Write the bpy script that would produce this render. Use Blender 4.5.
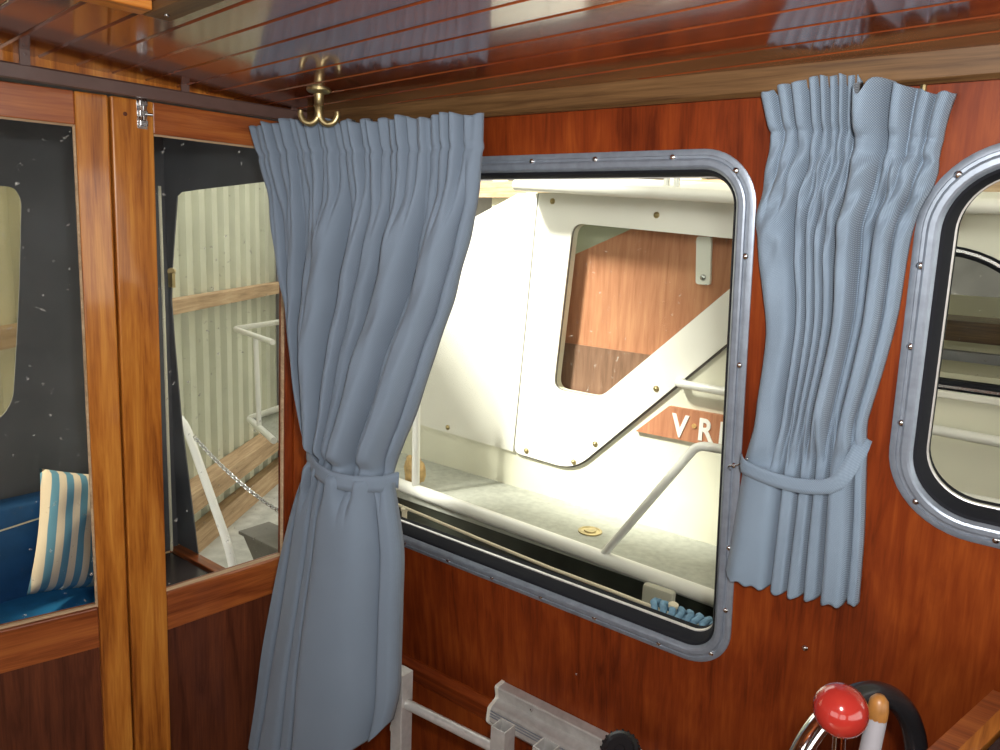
import bpy, bmesh, math, random
from mathutils import Vector, Matrix
random.seed(7)
PI = math.pi
scene = bpy.context.scene
COL = scene.collection
for o in list(bpy.data.objects):
    bpy.data.objects.remove(o)

# ------------------------------------------------------------------ camera, world, lights, exposure
FWD = Vector((-0.60235468, 0.77697603, -0.18296745))
RGT = Vector((0.78464623, 0.6184453, 0.04307784))
UPV = Vector((-0.14662581, 0.11761659, 0.98217474))
CAM = Vector((0, 0, 1.6))
cd = bpy.data.cameras.new('camera')
cd.sensor_width = 36.0
cd.lens = 760.0 / 1000.0 * 36.0
cd.clip_start = 0.02
cam = bpy.data.objects.new('camera', cd)
COL.objects.link(cam)
mm = Matrix((RGT, UPV, -FWD)).transposed().to_4x4()
mm.translation = CAM
cam.matrix_world = mm
scene.camera = cam

world = bpy.data.worlds.new('world')
scene.world = world
world.use_nodes = True
wb = world.node_tree.nodes['Background']
wb.inputs['Color'].default_value = (1.0, 0.985, 0.93, 1)
wb.inputs['Strength'].default_value = 3.1

sd = bpy.data.lights.new('sun_offscreen', 'SUN')
sd.energy = 12.0
sd.angle = math.radians(9)
sd.color = (1.0, 0.97, 0.88)
sun = bpy.data.objects.new('sun_offscreen', sd)
COL.objects.link(sun)
sun.rotation_euler = Vector((0.33, 0.62, -0.72)).to_track_quat('-Z', 'Y').to_euler()

fd = bpy.data.lights.new('camera_flash_offscreen', 'SPOT')   # the camera's own flash: its glint is on the red ball, its hard shadow beside the right curtain
fd.shadow_soft_size = 0.025
fd.spot_size = math.radians(128)
fd.spot_blend = 1.0
fd.energy = 60.0
fd.color = (1.0, 0.97, 0.94)
flash = bpy.data.objects.new('camera_flash_offscreen', fd)
COL.objects.link(flash)
flash.location = CAM + RGT * 0.05 + UPV * 0.085
flash.rotation_euler = FWD.to_track_quat('-Z', 'Y').to_euler()

vs = scene.view_settings
vs.view_transform = 'Standard'
vs.look = 'None'
vs.gamma = 1.0
vs.use_curve_mapping = False
vs.exposure = 0.0

# ------------------------------------------------------------------ frames (local x, y, inboard z)
def frame(origin, x, y, z):
    m = Matrix((x, y, z)).transposed().to_4x4()
    m.translation = origin
    return m
LEAN = math.radians(7)
cL, sL = math.cos(LEAN), math.sin(LEAN)
SW = frame(Vector((0, 1.1875, 1.225)), Vector((1, 0, 0)), Vector((0, -sL, cL)), Vector((0, -cL, -sL)))
AZ = math.radians(85.5)
AD = Vector((math.cos(AZ), math.sin(AZ), 0))
AN = Vector((math.sin(AZ), -math.cos(AZ), 0))
AL = math.radians(1.5)
AW = frame(Vector((-1.46896, 1.11105, 0)) - AN * (math.sin(AL) * 0.8), AD, Vector((0, 0, math.cos(AL))) + AN * math.sin(AL), AN * math.cos(AL) - Vector((0, 0, math.sin(AL))))   # local x = -distance from the corner
BY = 2.58
BW = frame(Vector((0, BY, 0)), Vector((1, 0, 0)), Vector((0, 0, 1)), Vector((0, -1, 0)))
def T(x, y, z): return Matrix.Translation(Vector((x, y, z)))

# ------------------------------------------------------------------ materials
MATS = {}
def newmat(name):
    m = bpy.data.materials.new(name)
    m.use_nodes = True
    nt = m.node_tree
    for n in list(nt.nodes): nt.nodes.remove(n)
    out = nt.nodes.new('ShaderNodeOutputMaterial')
    b = nt.nodes.new('ShaderNodeBsdfPrincipled')
    nt.links.new(b.outputs[0], out.inputs[0])
    MATS[name] = m
    return m, nt, b, out
def N(nt, t, **kw):
    n = nt.nodes.new(t)
    for k, v in kw.items():
        if k in n.inputs: n.inputs[k].default_value = v
        else: setattr(n, k, v)
    return n
def ramp(nt, stops):
    r = nt.nodes.new('ShaderNodeValToRGB')
    e = r.color_ramp.elements
    e[0].position, e[0].color = stops[0][0], (*stops[0][1], 1)
    e[1].position, e[1].color = stops[-1][0], (*stops[-1][1], 1)
    for p, c in stops[1:-1]:
        q = e.new(p); q.color = (*c, 1)
    return r
def objcoord(nt, scale=(1, 1, 1), rand=True, kind='Object'):
    tc = nt.nodes.new('ShaderNodeTexCoord')
    mp = nt.nodes.new('ShaderNodeMapping')
    mp.inputs['Scale'].default_value = scale
    nt.links.new(tc.outputs[kind], mp.inputs['Vector'])
    if rand:
        oi = nt.nodes.new('ShaderNodeObjectInfo')
        mul = nt.nodes.new('ShaderNodeMath'); mul.operation = 'MULTIPLY'; mul.inputs[1].default_value = 40
        nt.links.new(oi.outputs['Random'], mul.inputs[0])
        cb = nt.nodes.new('ShaderNodeCombineXYZ')
        for i in range(3): nt.links.new(mul.outputs[0], cb.inputs[i])
        nt.links.new(cb.outputs[0], mp.inputs['Location'])
    return mp.outputs[0]
def plain(name, col, rough=0.5, metal=0.0, noise=0.0, nscale=30, coat=0.0, bump=0.0):
    m, nt, b, out = newmat(name)
    b.inputs['Base Color'].default_value = (*col, 1)
    b.inputs['Roughness'].default_value = rough
    b.inputs['Metallic'].default_value = metal
    b.inputs['Coat Weight'].default_value = coat
    if noise > 0 or bump > 0:
        v = objcoord(nt)
        n = N(nt, 'ShaderNodeTexNoise', Scale=nscale, Detail=6.0)
        nt.links.new(v, n.inputs['Vector'])
        if noise > 0:
            lo = tuple(c * (1 - noise) for c in col); hi = tuple(min(1, c * (1 + noise)) for c in col)
            r = ramp(nt, [(0.3, lo), (0.7, hi)])
            nt.links.new(n.outputs['Fac'], r.inputs[0])
            nt.links.new(r.outputs[0], b.inputs['Base Color'])
        if bump > 0:
            bp = N(nt, 'ShaderNodeBump', Strength=bump, Distance=0.002)
            nt.links.new(n.outputs['Fac'], bp.inputs['Height'])
            nt.links.new(bp.outputs[0], b.inputs['Normal'])
    return m
def wood(name, dark, mid, light, grain='y', rough=0.25, coat=0.5, coarse=1.0, blot=0.35, stretch=14.0, crough=0.08, spread=0.2, spec=0.25):
    m, nt, b, out = newmat(name)
    ax = 'xyz'.index(grain)
    sc = [stretch] * 3; sc[ax] = 1.0
    v = objcoord(nt, tuple(sc))
    n1 = N(nt, 'ShaderNodeTexNoise', Scale=3.2 * coarse, Detail=8.0, Roughness=0.62, Distortion=0.6)
    nt.links.new(v, n1.inputs['Vector'])
    sc2 = [160.0] * 3; sc2[ax] = 6.0
    v2 = objcoord(nt, tuple(sc2))
    n2 = N(nt, 'ShaderNodeTexNoise', Scale=2.2, Detail=3.0)
    nt.links.new(v2, n2.inputs['Vector'])
    v3 = objcoord(nt, (1, 1, 1))
    n3 = N(nt, 'ShaderNodeTexNoise', Scale=5.0, Detail=3.0)
    nt.links.new(v3, n3.inputs['Vector'])
    mx = N(nt, 'ShaderNodeMath', operation='MULTIPLY_ADD')
    nt.links.new(n2.outputs['Fac'], mx.inputs[0]); mx.inputs[1].default_value = 0.30
    nt.links.new(n1.outputs['Fac'], mx.inputs[2])
    ad = N(nt, 'ShaderNodeMath', operation='MULTIPLY_ADD')
    nt.links.new(n3.outputs['Fac'], ad.inputs[0]); ad.inputs[1].default_value = blot
    nt.links.new(mx.outputs[0], ad.inputs[2])
    c0 = 0.5 + 0.15 + blot * 0.5
    nm = N(nt, 'ShaderNodeMath', operation='MULTIPLY'); nm.inputs[1].default_value = 0.5 / c0
    nt.links.new(ad.outputs[0], nm.inputs[0])
    sp = spread * 0.5 / c0
    r = ramp(nt, [(0.5 - sp, dark), (0.5, mid), (0.5 + sp, light)])
    nt.links.new(nm.outputs[0], r.inputs[0])
    nt.links.new(r.outputs[0], b.inputs['Base Color'])
    b.inputs['Roughness'].default_value = rough
    b.inputs['Specular IOR Level'].default_value = spec
    b.inputs['Coat Weight'].default_value = coat
    b.inputs['Coat Roughness'].default_value = crough
    bp = N(nt, 'ShaderNodeBump', Strength=0.06, Distance=0.002)
    nt.links.new(ad.outputs[0], bp.inputs['Height'])
    nt.links.new(bp.outputs[0], b.inputs['Normal'])
    return m
def glass(name, tint=(0.96, 0.97, 0.96), refl=0.05, dirt=0.0, milk=0.0):
    m, nt, b, out = newmat(name)
    nt.nodes.remove(b)
    tr = N(nt, 'ShaderNodeBsdfTransparent'); tr.inputs[0].default_value = (*tint, 1)
    gl = N(nt, 'ShaderNodeBsdfGlossy', Roughness=0.02)
    lw = N(nt, 'ShaderNodeLayerWeight', Blend=0.5)
    pw_ = N(nt, 'ShaderNodeMath', operation='POWER'); pw_.inputs[1].default_value = 4.0
    nt.links.new(lw.outputs['Facing'], pw_.inputs[0])
    fr = N(nt, 'ShaderNodeMath', operation='MULTIPLY_ADD'); fr.inputs[1].default_value = 0.4; fr.inputs[2].default_value = 0.0
    nt.links.new(pw_.outputs[0], fr.inputs[0])
    mx = nt.nodes.new('ShaderNodeMixShader')
    nt.links.new(fr.outputs[0], mx.inputs[0]); nt.links.new(tr.outputs[0], mx.inputs[1]); nt.links.new(gl.outputs[0], mx.inputs[2])
    last = mx
    if dirt > 0 or milk > 0:
        df = N(nt, 'ShaderNodeBsdfDiffuse'); df.inputs[0].default_value = (0.75, 0.74, 0.7, 1)
        v = objcoord(nt)
        n = N(nt, 'ShaderNodeTexNoise', Scale=70.0, Detail=2.0)
        nt.links.new(v, n.inputs['Vector'])
        r = ramp(nt, [(0.70, (milk,) * 3), (0.78, (milk + dirt,) * 3)])
        nt.links.new(n.outputs['Fac'], r.inputs[0])
        mx2 = nt.nodes.new('ShaderNodeMixShader')
        nt.links.new(r.outputs[0], mx2.inputs[0]); nt.links.new(last.outputs[0], mx2.inputs[1]); nt.links.new(df.outputs[0], mx2.inputs[2])
        last = mx2
    nt.links.new(last.outputs[0], out.inputs[0])
    return m
def fabric(name, base, dark, scale=420.0, contrast=1.0):
    m, nt, b, out = newmat(name)
    tc = nt.nodes.new('ShaderNodeTexCoord')
    fac = []
    for ang in (45, -45):
        mp = nt.nodes.new('ShaderNodeMapping'); mp.inputs['Rotation'].default_value = (0, 0, math.radians(ang))
        nt.links.new(tc.outputs['UV'], mp.inputs['Vector'])
        w = N(nt, 'ShaderNodeTexWave', Scale=scale, Distortion=0.5, Detail=1.0)
        w.inputs['Detail Scale'].default_value = 2.0
        nt.links.new(mp.outputs[0], w.inputs['Vector'])
        fac.append(w)
    mul = N(nt, 'ShaderNodeMath', operation='MULTIPLY')
    nt.links.new(fac[0].outputs['Fac'], mul.inputs[0]); nt.links.new(fac[1].outputs['Fac'], mul.inputs[1])
    n = N(nt, 'ShaderNodeTexNoise', Scale=9.0, Detail=5.0)
    nt.links.new(tc.outputs['UV'], n.inputs['Vector'])
    ad = N(nt, 'ShaderNodeMath', operation='MULTIPLY_ADD')
    nt.links.new(mul.outputs[0], ad.inputs[0]); ad.inputs[1].default_value = 0.75 * contrast
    n_s = N(nt, 'ShaderNodeMath', operation='MULTIPLY'); n_s.inputs[1].default_value = 0.25
    nt.links.new(n.outputs['Fac'], n_s.inputs[0]); nt.links.new(n_s.outputs[0], ad.inputs[2])
    r = ramp(nt, [(0.05, dark), (0.85, base)])
    nt.links.new(ad.outputs[0], r.inputs[0])
    nt.links.new(r.outputs[0], b.inputs['Base Color'])
    b.inputs['Roughness'].default_value = 0.95
    b.inputs['Sheen Weight'].default_value = 0.15
    b.inputs['Specular IOR Level'].default_value = 0.1
    bp = N(nt, 'ShaderNodeBump', Strength=0.15, Distance=0.001)
    nt.links.new(mul.outputs[0], bp.inputs['Height'])
    nt.links.new(bp.outputs[0], b.inputs['Normal'])
    return m

wood('mahogany_wall', (0.085, 0.013, 0.003), (0.185, 0.031, 0.006), (0.275, 0.058, 0.010), 'y', 0.42, 0.06, 1.6, 0.75, 9, 0.1, 0.28, 0.12)
wood('mahogany_door', (0.20, 0.052, 0.008), (0.42, 0.14, 0.020), (0.58, 0.24, 0.04), 'y', 0.3, 0.5, 0.8, 0.25, 14)
wood('mahogany_rail', (0.12, 0.026, 0.008), (0.27, 0.07, 0.018), (0.40, 0.125, 0.03), 'x', 0.3, 0.5, 0.8, 0.25, 14)
wood('mahogany_panel', (0.05, 0.013, 0.007), (0.10, 0.028, 0.013), (0.15, 0.042, 0.017), 'y', 0.35, 0.4, 1.0, 0.3, 14)
wood('mahogany_ceiling', (0.12, 0.024, 0.008), (0.19, 0.042, 0.013), (0.27, 0.07, 0.02), 'x', 0.2, 1.0, 1.0, 0.3, 12, 0.09)
wood('walnut_trim', (0.055, 0.025, 0.009), (0.115, 0.058, 0.021), (0.17, 0.09, 0.035), 'x', 0.45, 0.1, 1.2, 0.2, 22)
wood('teak_floor', (0.10, 0.05, 0.02), (0.2, 0.1, 0.04), (0.3, 0.16, 0.07), 'x', 0.4, 0.2)
wood('shed_timber', (0.32, 0.22, 0.13), (0.48, 0.33, 0.2), (0.6, 0.44, 0.28), 'x', 0.8, 0.0, 1.0, 0.3)
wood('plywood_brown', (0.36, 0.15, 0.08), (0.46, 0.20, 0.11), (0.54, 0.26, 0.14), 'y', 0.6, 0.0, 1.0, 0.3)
wood('plywood_dark', (0.16, 0.085, 0.055), (0.22, 0.12, 0.08), (0.27, 0.15, 0.10), 'y', 0.6, 0.0, 1.0, 0.3)
wood('mahogany_ledge', (0.085, 0.013, 0.003), (0.185, 0.031, 0.006), (0.275, 0.058, 0.010), 'x', 0.4, 0.3, 1.0, 0.4)
plain('aluminium', (0.27, 0.31, 0.37), 0.36, 0.45, 0.12, 60)
plain('aluminium_bright', (0.58, 0.57, 0.55), 0.36, 0.4, 0.1, 60)
plain('chrome', (0.8, 0.8, 0.8), 0.07, 1.0)
plain('steel', (0.55, 0.55, 0.55), 0.25, 1.0)
plain('rubber', (0.012, 0.013, 0.017), 0.75)
MATS['rubber'].node_tree.nodes['Principled BSDF'].inputs['Specular IOR Level'].default_value = 0.15
plain('black_plastic', (0.015, 0.015, 0.017), 0.25)
plain('brown_rail', (0.10, 0.055, 0.045), 0.4, 0.0, 0.1, 30, 0.1)
plain('brass', (0.40, 0.32, 0.16), 0.35, 0.9, 0.25, 40)
plain('white_plastic', (0.78, 0.76, 0.68), 0.4)
plain('red_ball', (0.30, 0.022, 0.016), 0.14, 0.0, 0.1, 15, 0.5)
plain('amber', (0.30, 0.13, 0.03), 0.4, 0, 0.3, 60)
plain('boat_white', (0.80, 0.79, 0.72), 0.35, 0, 0.03, 8)
plain('boat_cream', (0.74, 0.73, 0.60), 0.45, 0, 0.05, 6)
plain('boat_paint', (0.80, 0.80, 0.76), 0.3)
plain('deck_grey', (0.42, 0.43, 0.38), 0.9, 0, 0.12, 40, 0, 0.3)
plain('deck_dark', (0.05, 0.052, 0.042), 0.7, 0, 0.2, 20)
plain('hull_black', (0.030, 0.034, 0.026), 0.35, 0, 0.4, 9)
plain('water', (0.01, 0.013, 0.012), 0.08)
plain('seam_dark', (0.10, 0.09, 0.08), 0.7)
plain('canvas_grey', (0.105, 0.108, 0.118), 0.7, 0, 0.2, 4)
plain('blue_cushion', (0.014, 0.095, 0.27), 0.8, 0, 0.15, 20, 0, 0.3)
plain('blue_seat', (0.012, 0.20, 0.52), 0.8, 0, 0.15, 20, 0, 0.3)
plain('locker_dark', (0.045, 0.035, 0.035), 0.25, 0, 0.3, 12)
plain('concrete', (0.50, 0.50, 0.46), 0.95, 0, 0.18, 12, 0, 0.4)
plain('corrugated', (0.58, 0.59, 0.47), 0.6, 0, 0.08, 5)
plain('steel_post', (0.26, 0.25, 0.27), 0.7, 0, 0.1, 10)
plain('box_grey', (0.20, 0.19, 0.17), 0.7, 0, 0.1, 20)
plain('rope_cream', (0.72, 0.66, 0.50), 0.9)
plain('rope_blue', (0.16, 0.30, 0.45), 0.9, 0, 0.3, 60, 0, 0.5)
plain('rag_tan', (0.55, 0.38, 0.17), 0.95, 0, 0.25, 40, 0, 0.5)
plain('fender_grey', (0.45, 0.44, 0.36), 0.6)
plain('letter_white', (0.85, 0.84, 0.78), 0.5)
plain('letter_dot', (0.55, 0.33, 0.12), 0.5)
plain('shed_grey', (0.22, 0.21, 0.20), 0.9, 0, 0.2, 3)
plain('shed_cream', (0.70, 0.67, 0.52), 0.9, 0, 0.1, 3)
plain('pale_green', (0.50, 0.52, 0.38), 0.7)
plain('headliner', (0.62, 0.58, 0.45), 0.8)
glass('glass_clear', (0.97, 0.98, 0.96), 0.05)
glass('glass_dusty', (0.95, 0.96, 0.95), 0.02, 0.35, 0.0)
glass('vinyl_clear', (0.90, 0.85, 0.72), 0.05, 0.2, 0.10)
fabric('curtain_cloth', (0.235, 0.292, 0.365), (0.155, 0.198, 0.255), 170, 0.8)
fabric('curtain_coarse', (0.36, 0.455, 0.56), (0.12, 0.165, 0.22), 150, 1.2)

def pillow_mat():
    m, nt, b, out = newmat('pillow_stripe')
    tc = nt.nodes.new('ShaderNodeTexCoord')
    w = N(nt, 'ShaderNodeTexWave', Scale=9.0, Distortion=0.5)
    w.bands_direction = 'X'
    nt.links.new(tc.outputs['Object'], w.inputs['Vector'])
    r = ramp(nt, [(0.46, (0.07, 0.19, 0.30)), (0.54, (0.50, 0.43, 0.36))])
    nt.links.new(w.outputs['Fac'], r.inputs[0]); nt.links.new(r.outputs[0], b.inputs['Base Color'])
    b.inputs['Roughness'].default_value = 0.9
pillow_mat()

# ------------------------------------------------------------------ object helpers
def obj(name, bm, mat, parent=None, mw=None, smooth=False, sharp=None):
    me = bpy.data.meshes.new(name)
    bmesh.ops.recalc_face_normals(bm, faces=bm.faces)
    bm.to_mesh(me); bm.free()
    if smooth:
        me.shade_smooth()
        if sharp is not None: me.set_sharp_from_angle(angle=math.radians(sharp))
    me.materials.append(MATS[mat])
    o = bpy.data.objects.new(name, me)
    COL.objects.link(o)
    if parent is not None: o.parent = parent
    if mw is not None: o.matrix_local = mw
    return o
def thing(name, label, cat, mw=None, group=None, kind=None):
    o = bpy.data.objects.new(name, None)
    o.empty_display_size = 0.05
    COL.objects.link(o)
    if mw is not None: o.matrix_world = mw
    return tag(o, label, cat, group, kind)
def tag(o, label, cat, group=None, kind=None):
    o['label'] = label; o['category'] = cat
    if group: o['group'] = group
    if kind: o['kind'] = kind
    return o
def instance(src, parent, mw, name=None):
    o = src.copy(); COL.objects.link(o); o.parent = parent; o.matrix_local = mw
    return o
def B(): return bmesh.new()
def box(bm, x0, x1, y0, y1, z0, z1, bev=0.0):
    m = Matrix.Translation(((x0 + x1) / 2, (y0 + y1) / 2, (z0 + z1) / 2)) @ Matrix.Diagonal((abs(x1 - x0), abs(y1 - y0), abs(z1 - z0), 1))
    r = bmesh.ops.create_cube(bm, size=1, matrix=m)
    if bev > 0:
        es = list({e for v in r['verts'] for e in v.link_edges})
        bmesh.ops.bevel(bm, geom=es, offset=bev, segments=2, affect='EDGES', profile=0.5)
    return bm
def bbox(*a, **k): return box(B(), *a, **k)
def tube(bm, pts, rad, seg=12, cap=True):
    pts = [Vector(p) for p in pts]
    n = len(pts)
    rads = rad if isinstance(rad, (list, tuple)) else [rad] * n
    rings = []
    prev = None
    for i, p in enumerate(pts):
        d = (pts[min(i + 1, n - 1)] - pts[max(i - 1, 0)]).normalized()
        if prev is None:
            a = d.orthogonal().normalized()
        else:
            a = (prev - d * prev.dot(d))
            a = a.normalized() if a.length > 1e-6 else d.orthogonal().normalized()
        prev = a
        b = d.cross(a)
        rings.append([bm.verts.new(p + (a * math.cos(2 * PI * k / seg) + b * math.sin(2 * PI * k / seg)) * rads[i]) for k in range(seg)])
    for i in range(n - 1):
        for k in range(seg):
            bm.faces.new((rings[i][k], rings[i][(k + 1) % seg], rings[i + 1][(k + 1) % seg], rings[i + 1][k]))
    if cap:
        bm.faces.new(rings[0][::-1]); bm.faces.new(rings[-1])
    return bm
def bend(pts, r=0.04, seg=6):
    """polyline with rounded corners"""
    pts = [Vector(p) for p in pts]
    out = [pts[0]]
    for i in range(1, len(pts) - 1):
        a, p, c = pts[i - 1], pts[i], pts[i + 1]
        d1 = (a - p); d2 = (c - p)
        rr = min(r, d1.length * 0.45, d2.length * 0.45)
        s = p + d1.normalized() * rr; e = p + d2.normalized() * rr
        for k in range(seg + 1):
            t = k / seg
            out.append(s * (1 - t) ** 2 + p * 2 * t * (1 - t) + e * t * t)
    out.append(pts[-1])
    return out
def lathe(bm, prof, seg=24, mw=Matrix.Identity(4)):
    """prof: (radius, height) about local z"""
    rings = []
    for r, h in prof:
        if r < 1e-6: rings.append([bm.verts.new(mw @ Vector((0, 0, h)))])
        else: rings.append([bm.verts.new(mw @ Vector((r * math.cos(2 * PI * k / seg), r * math.sin(2 * PI * k / seg), h))) for k in range(seg)])
    for a, b in zip(rings[:-1], rings[1:]):
        for k in range(seg):
            q = [a[k % len(a)], a[(k + 1) % len(a)], b[(k + 1) % len(b)], b[k % len(b)]]
            u = []
            for v in q:
                if v not in u: u.append(v)
            if len(u) >= 3: bm.faces.new(u)
    if len(rings[0]) > 1: bm.faces.new(rings[0][::-1])
    if len(rings[-1]) > 1: bm.faces.new(rings[-1])
    return bm
def rrect(x0, x1, y0, y1, r, seg=8):
    out = []
    for cx, cy, a0 in ((x1 - r, y1 - r, 0), (x0 + r, y1 - r, 90), (x0 + r, y0 + r, 180), (x1 - r, y0 + r, 270)):
        for k in range(seg + 1):
            a = math.radians(a0 + 90 * k / seg)
            out.append((cx + r * math.cos(a), cy + r * math.sin(a)))
    return out
def rpoly(pts, r, seg=5):
    n = len(pts); P = [Vector(p) for p in pts]; out = []
    for i in range(n):
        a, p, c = P[i - 1], P[i], P[(i + 1) % n]
        rr = r[i] if isinstance(r, (list, tuple)) else r
        d1 = (a - p); d2 = (c - p)
        rr = min(rr, d1.length * 0.45, d2.length * 0.45)
        s = p + d1.normalized() * rr; e = p + d2.normalized() * rr
        for k in range(seg + 1):
            t = k / seg
            q = s * (1 - t) ** 2 + p * 2 * t * (1 - t) + e * t * t
            out.append((q.x, q.y))
    return out
def plate(outer, holes=(), z0=0.0, z1=0.01):
    """flat plate with holes, local xy, thickness z0..z1"""
    bm = bmesh.new()
    edges = []
    for lp in (outer, *holes):
        vs_ = [bm.verts.new((x, y, z1)) for x, y in lp]
        for i in range(len(vs_)): edges.append(bm.edges.new((vs_[i], vs_[(i + 1) % len(vs_)])))
    bmesh.ops.triangle_fill(bm, use_beauty=True, use_dissolve=False, edges=edges)
    r = bmesh.ops.extrude_face_region(bm, geom=list(bm.faces))
    for v in r['geom']:
        if isinstance(v, bmesh.types.BMVert): v.co.z = z0
    return bm
def ring(loopfn, prof):
    """sweep a closed profile (inset, z) round a loop given by loopfn(inset)"""
    bm = bmesh.new()
    L = [[bm.verts.new((x, y, z)) for x, y in loopfn(o)] for o, z in prof]
    m = len(L); n = len(L[0])
    for i in range(m):
        a, b = L[i], L[(i + 1) % m]
        for k in range(n):
            bm.faces.new((a[k], a[(k + 1) % n], b[(k + 1) % n], b[k]))
    return bm
def prism_x(prof, x0, x1):
    """extrude closed (y,z) profile along local x"""
    bm = bmesh.new()
    a = [bm.verts.new((x0, y, z)) for y, z in prof]; b = [bm.verts.new((x1, y, z)) for y, z in prof]
    n = len(prof)
    for k in range(n): bm.faces.new((a[k], a[(k + 1) % n], b[(k + 1) % n], b[k]))
    bm.faces.new(a[::-1]); bm.faces.new(b)
    return bm

# ================================================================== THE CABIN
# ---- side wall with two window openings
W1 = (-1.36, -0.415, -0.379, 0.518, 0.085)      # outer edge of the window flange: u0,u1,v0,v1,radius
W2 = (-0.202, 0.62, -0.014, 0.518, 0.115)
def wloop(W, seg=10): return lambda o: rrect(W[0] + o, W[1] - o, W[2] + o, W[3] - o, max(W[4] - o, 0.012), seg)
wall = obj('wall_side', plate([(-1.50, -1.30), (1.50, -1.30), (1.50, 0.70), (-1.47, 0.70)], [wloop(W1)(0.022), wloop(W2)(0.022)], -0.032, 0.0), 'mahogany_wall', None, SW)
tag(wall, 'varnished red mahogany cabin side wall behind the curtains', 'wall', None, 'structure')
led = obj('ledge_moulding', prism_x([(-0.752, 0.0), (-0.752, 0.010), (-0.742, 0.018), (-0.705, 0.018), (-0.692, 0.006), (-0.692, 0.0)], -1.47, 1.5), 'mahogany_ledge', wall)
lp_ = obj('lower_panel', bbox(-1.47, 1.5, -1.28, -0.756, -0.001, 0.006), 'mahogany_wall', wall)
screw_bm = lathe(B(), [(0.0055, 0), (0.0052, 0.0015), (0.0032, 0.0032), (0.0, 0.0036)], 10)
sc0 = obj('wall_screw', screw_bm, 'chrome', wall, T(-0.2915, -0.2708, 0.0), True)
instance(sc0, wall, T(-0.735, -0.52, 0.0) @ Matrix.Diagonal((.5, .5, .5, 1)))

tr = obj('trim_1', prism_x([(0.5855, 0.0), (0.5855, 0.020), (0.592, 0.026), (0.606, 0.028), (0.6195, 0.030), (0.66, 0.030), (0.66, 0.0)], -1.46, 1.45), 'walnut_trim', None, SW)
tag(tr, 'brown walnut moulding between cabin side wall and plank ceiling', 'trim', None, 'structure')

def make_window(name, W, label, screws):
    t = thing(name, label, 'window', SW, None, 'structure')
    lf = wloop(W, 12)
    # local coordinates are those of the wall
    prof = [(0.0, 0.0), (0.0, 0.0025), (0.003, 0.004), (0.0085, 0.0045), (0.0095, 0.0028), (0.0135, 0.0028), (0.0145, 0.0062), (0.017, 0.0075), (0.0235, 0.0075),
            (0.0265, 0.006), (0.030, 0.001), (0.0305, -0.034), (0.0275, -0.034), (0.0275, 0.0)]
    obj('frame', ring(lf, prof), 'aluminium', t, None, True, 22)
    obj('seal', ring(lf, [(0.0295, -0.001), (0.034, -0.003), (0.039, -0.012), (0.042, -0.030), (0.044, -0.047), (0.0235, -0.047), (0.0235, -0.033), (0.0295, -0.033)]), 'rubber', t, None, True, 30)
    obj('seal_lip', ring(lf, [(0.0415, -0.0295), (0.0440, -0.0305), (0.0440, -0.0355), (0.0415, -0.0355)]), 'aluminium_bright', t)
    obj('pane', plate(lf(0.040), (), -0.0355, -0.0315), 'glass_clear', t)
    s0 = None
    for (x, y) in screws:
        if s0 is None:
            s0 = obj('screw', lathe(B(), [(0.0058, 0), (0.0055, 0.0018), (0.0035, 0.0036), (0.0, 0.0042)], 10), 'chrome', t, T(x, y, 0.0024), True)
        else: instance(s0, t, T(x, y, 0.0024))
    return t
def rim_points(W, inset, us, vs_, corner=True):
    pts = []
    u0, u1, v0, v1, r = W
    for u in us: pts += [(u, v1 - inset), (u, v0 + inset)]
    for v in vs_: pts += [(u0 + inset, v), (u1 - inset, v)]
    k = (r - inset) * 0.7071
    if corner:
        for sx, cx in ((-1, u0 + r), (1, u1 - r)):
            for sy, cy in ((-1, v0 + r), (1, v1 - r)): pts.append((cx + sx * k, cy + sy * k))
    return pts
make_window('window_1', W1, 'large rounded aluminium framed window between the two curtains', rim_points(W1, 0.0115, [-0.55, -0.69, -0.82, -0.95, -1.08, -1.22], [0.36, 0.19, 0.02, -0.13, -0.25]))
make_window('window_2', W2, 'small rounded aluminium framed window right of the coarse-weave curtain', rim_points(W2, 0.0115, [-0.06, 0.09, 0.24, 0.39, 0.54], [0.36, 0.25, 0.14]))

# ---- aft wall (frame round the doors), floor, other walls
aft = obj('wall_aft', plate([(0.03, 1.95), (-2.6, 1.95), (-2.6, 0.0), (-0.98, 0.0), (-0.98, 1.826), (-0.028, 1.826), (-0.028, 0.0), (0.26, 0.0), (0.03, 1.75)], (), -0.045, 0.0), 'mahogany_rail', None, AW)
tag(aft, 'mahogany aft wall framing the folding cabin doors', 'wall', None, 'structure')
obj('corner_post', plate([(-0.024, 1.826), (0.012, 1.826), (0.24, 0.02), (-0.024, 0.02)], (), 0.0, 0.010), 'mahogany_wall', aft)
obj('header_board', bbox(-2.0, 0.0, 1.830, 1.90, 0.0, 0.012), 'mahogany_door', aft)
fl = obj('floor', bbox(-1.62, 1.5, -1.4, 1.36, -0.03, 0.0), 'teak_floor')
tag(fl, 'dark wooden cabin floor', 'floor', None, 'structure')
wf = obj('wall_front', plate([(-1.36, 0), (1.4, 0), (1.4, 1.97), (-1.36, 1.97)], [rrect(-1.2, 1.0, 0.98, 1.68, 0.08)], -0.03, 0.0), 'mahogany_wall', None, frame(Vector((1.5, 0, 0)), Vector((0, -1, 0)), Vector((0, 0, 1)), Vector((-1, 0, 0))))
tag(wf, 'mahogany front wall with windscreen opening', 'wall', None, 'structure')
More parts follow.
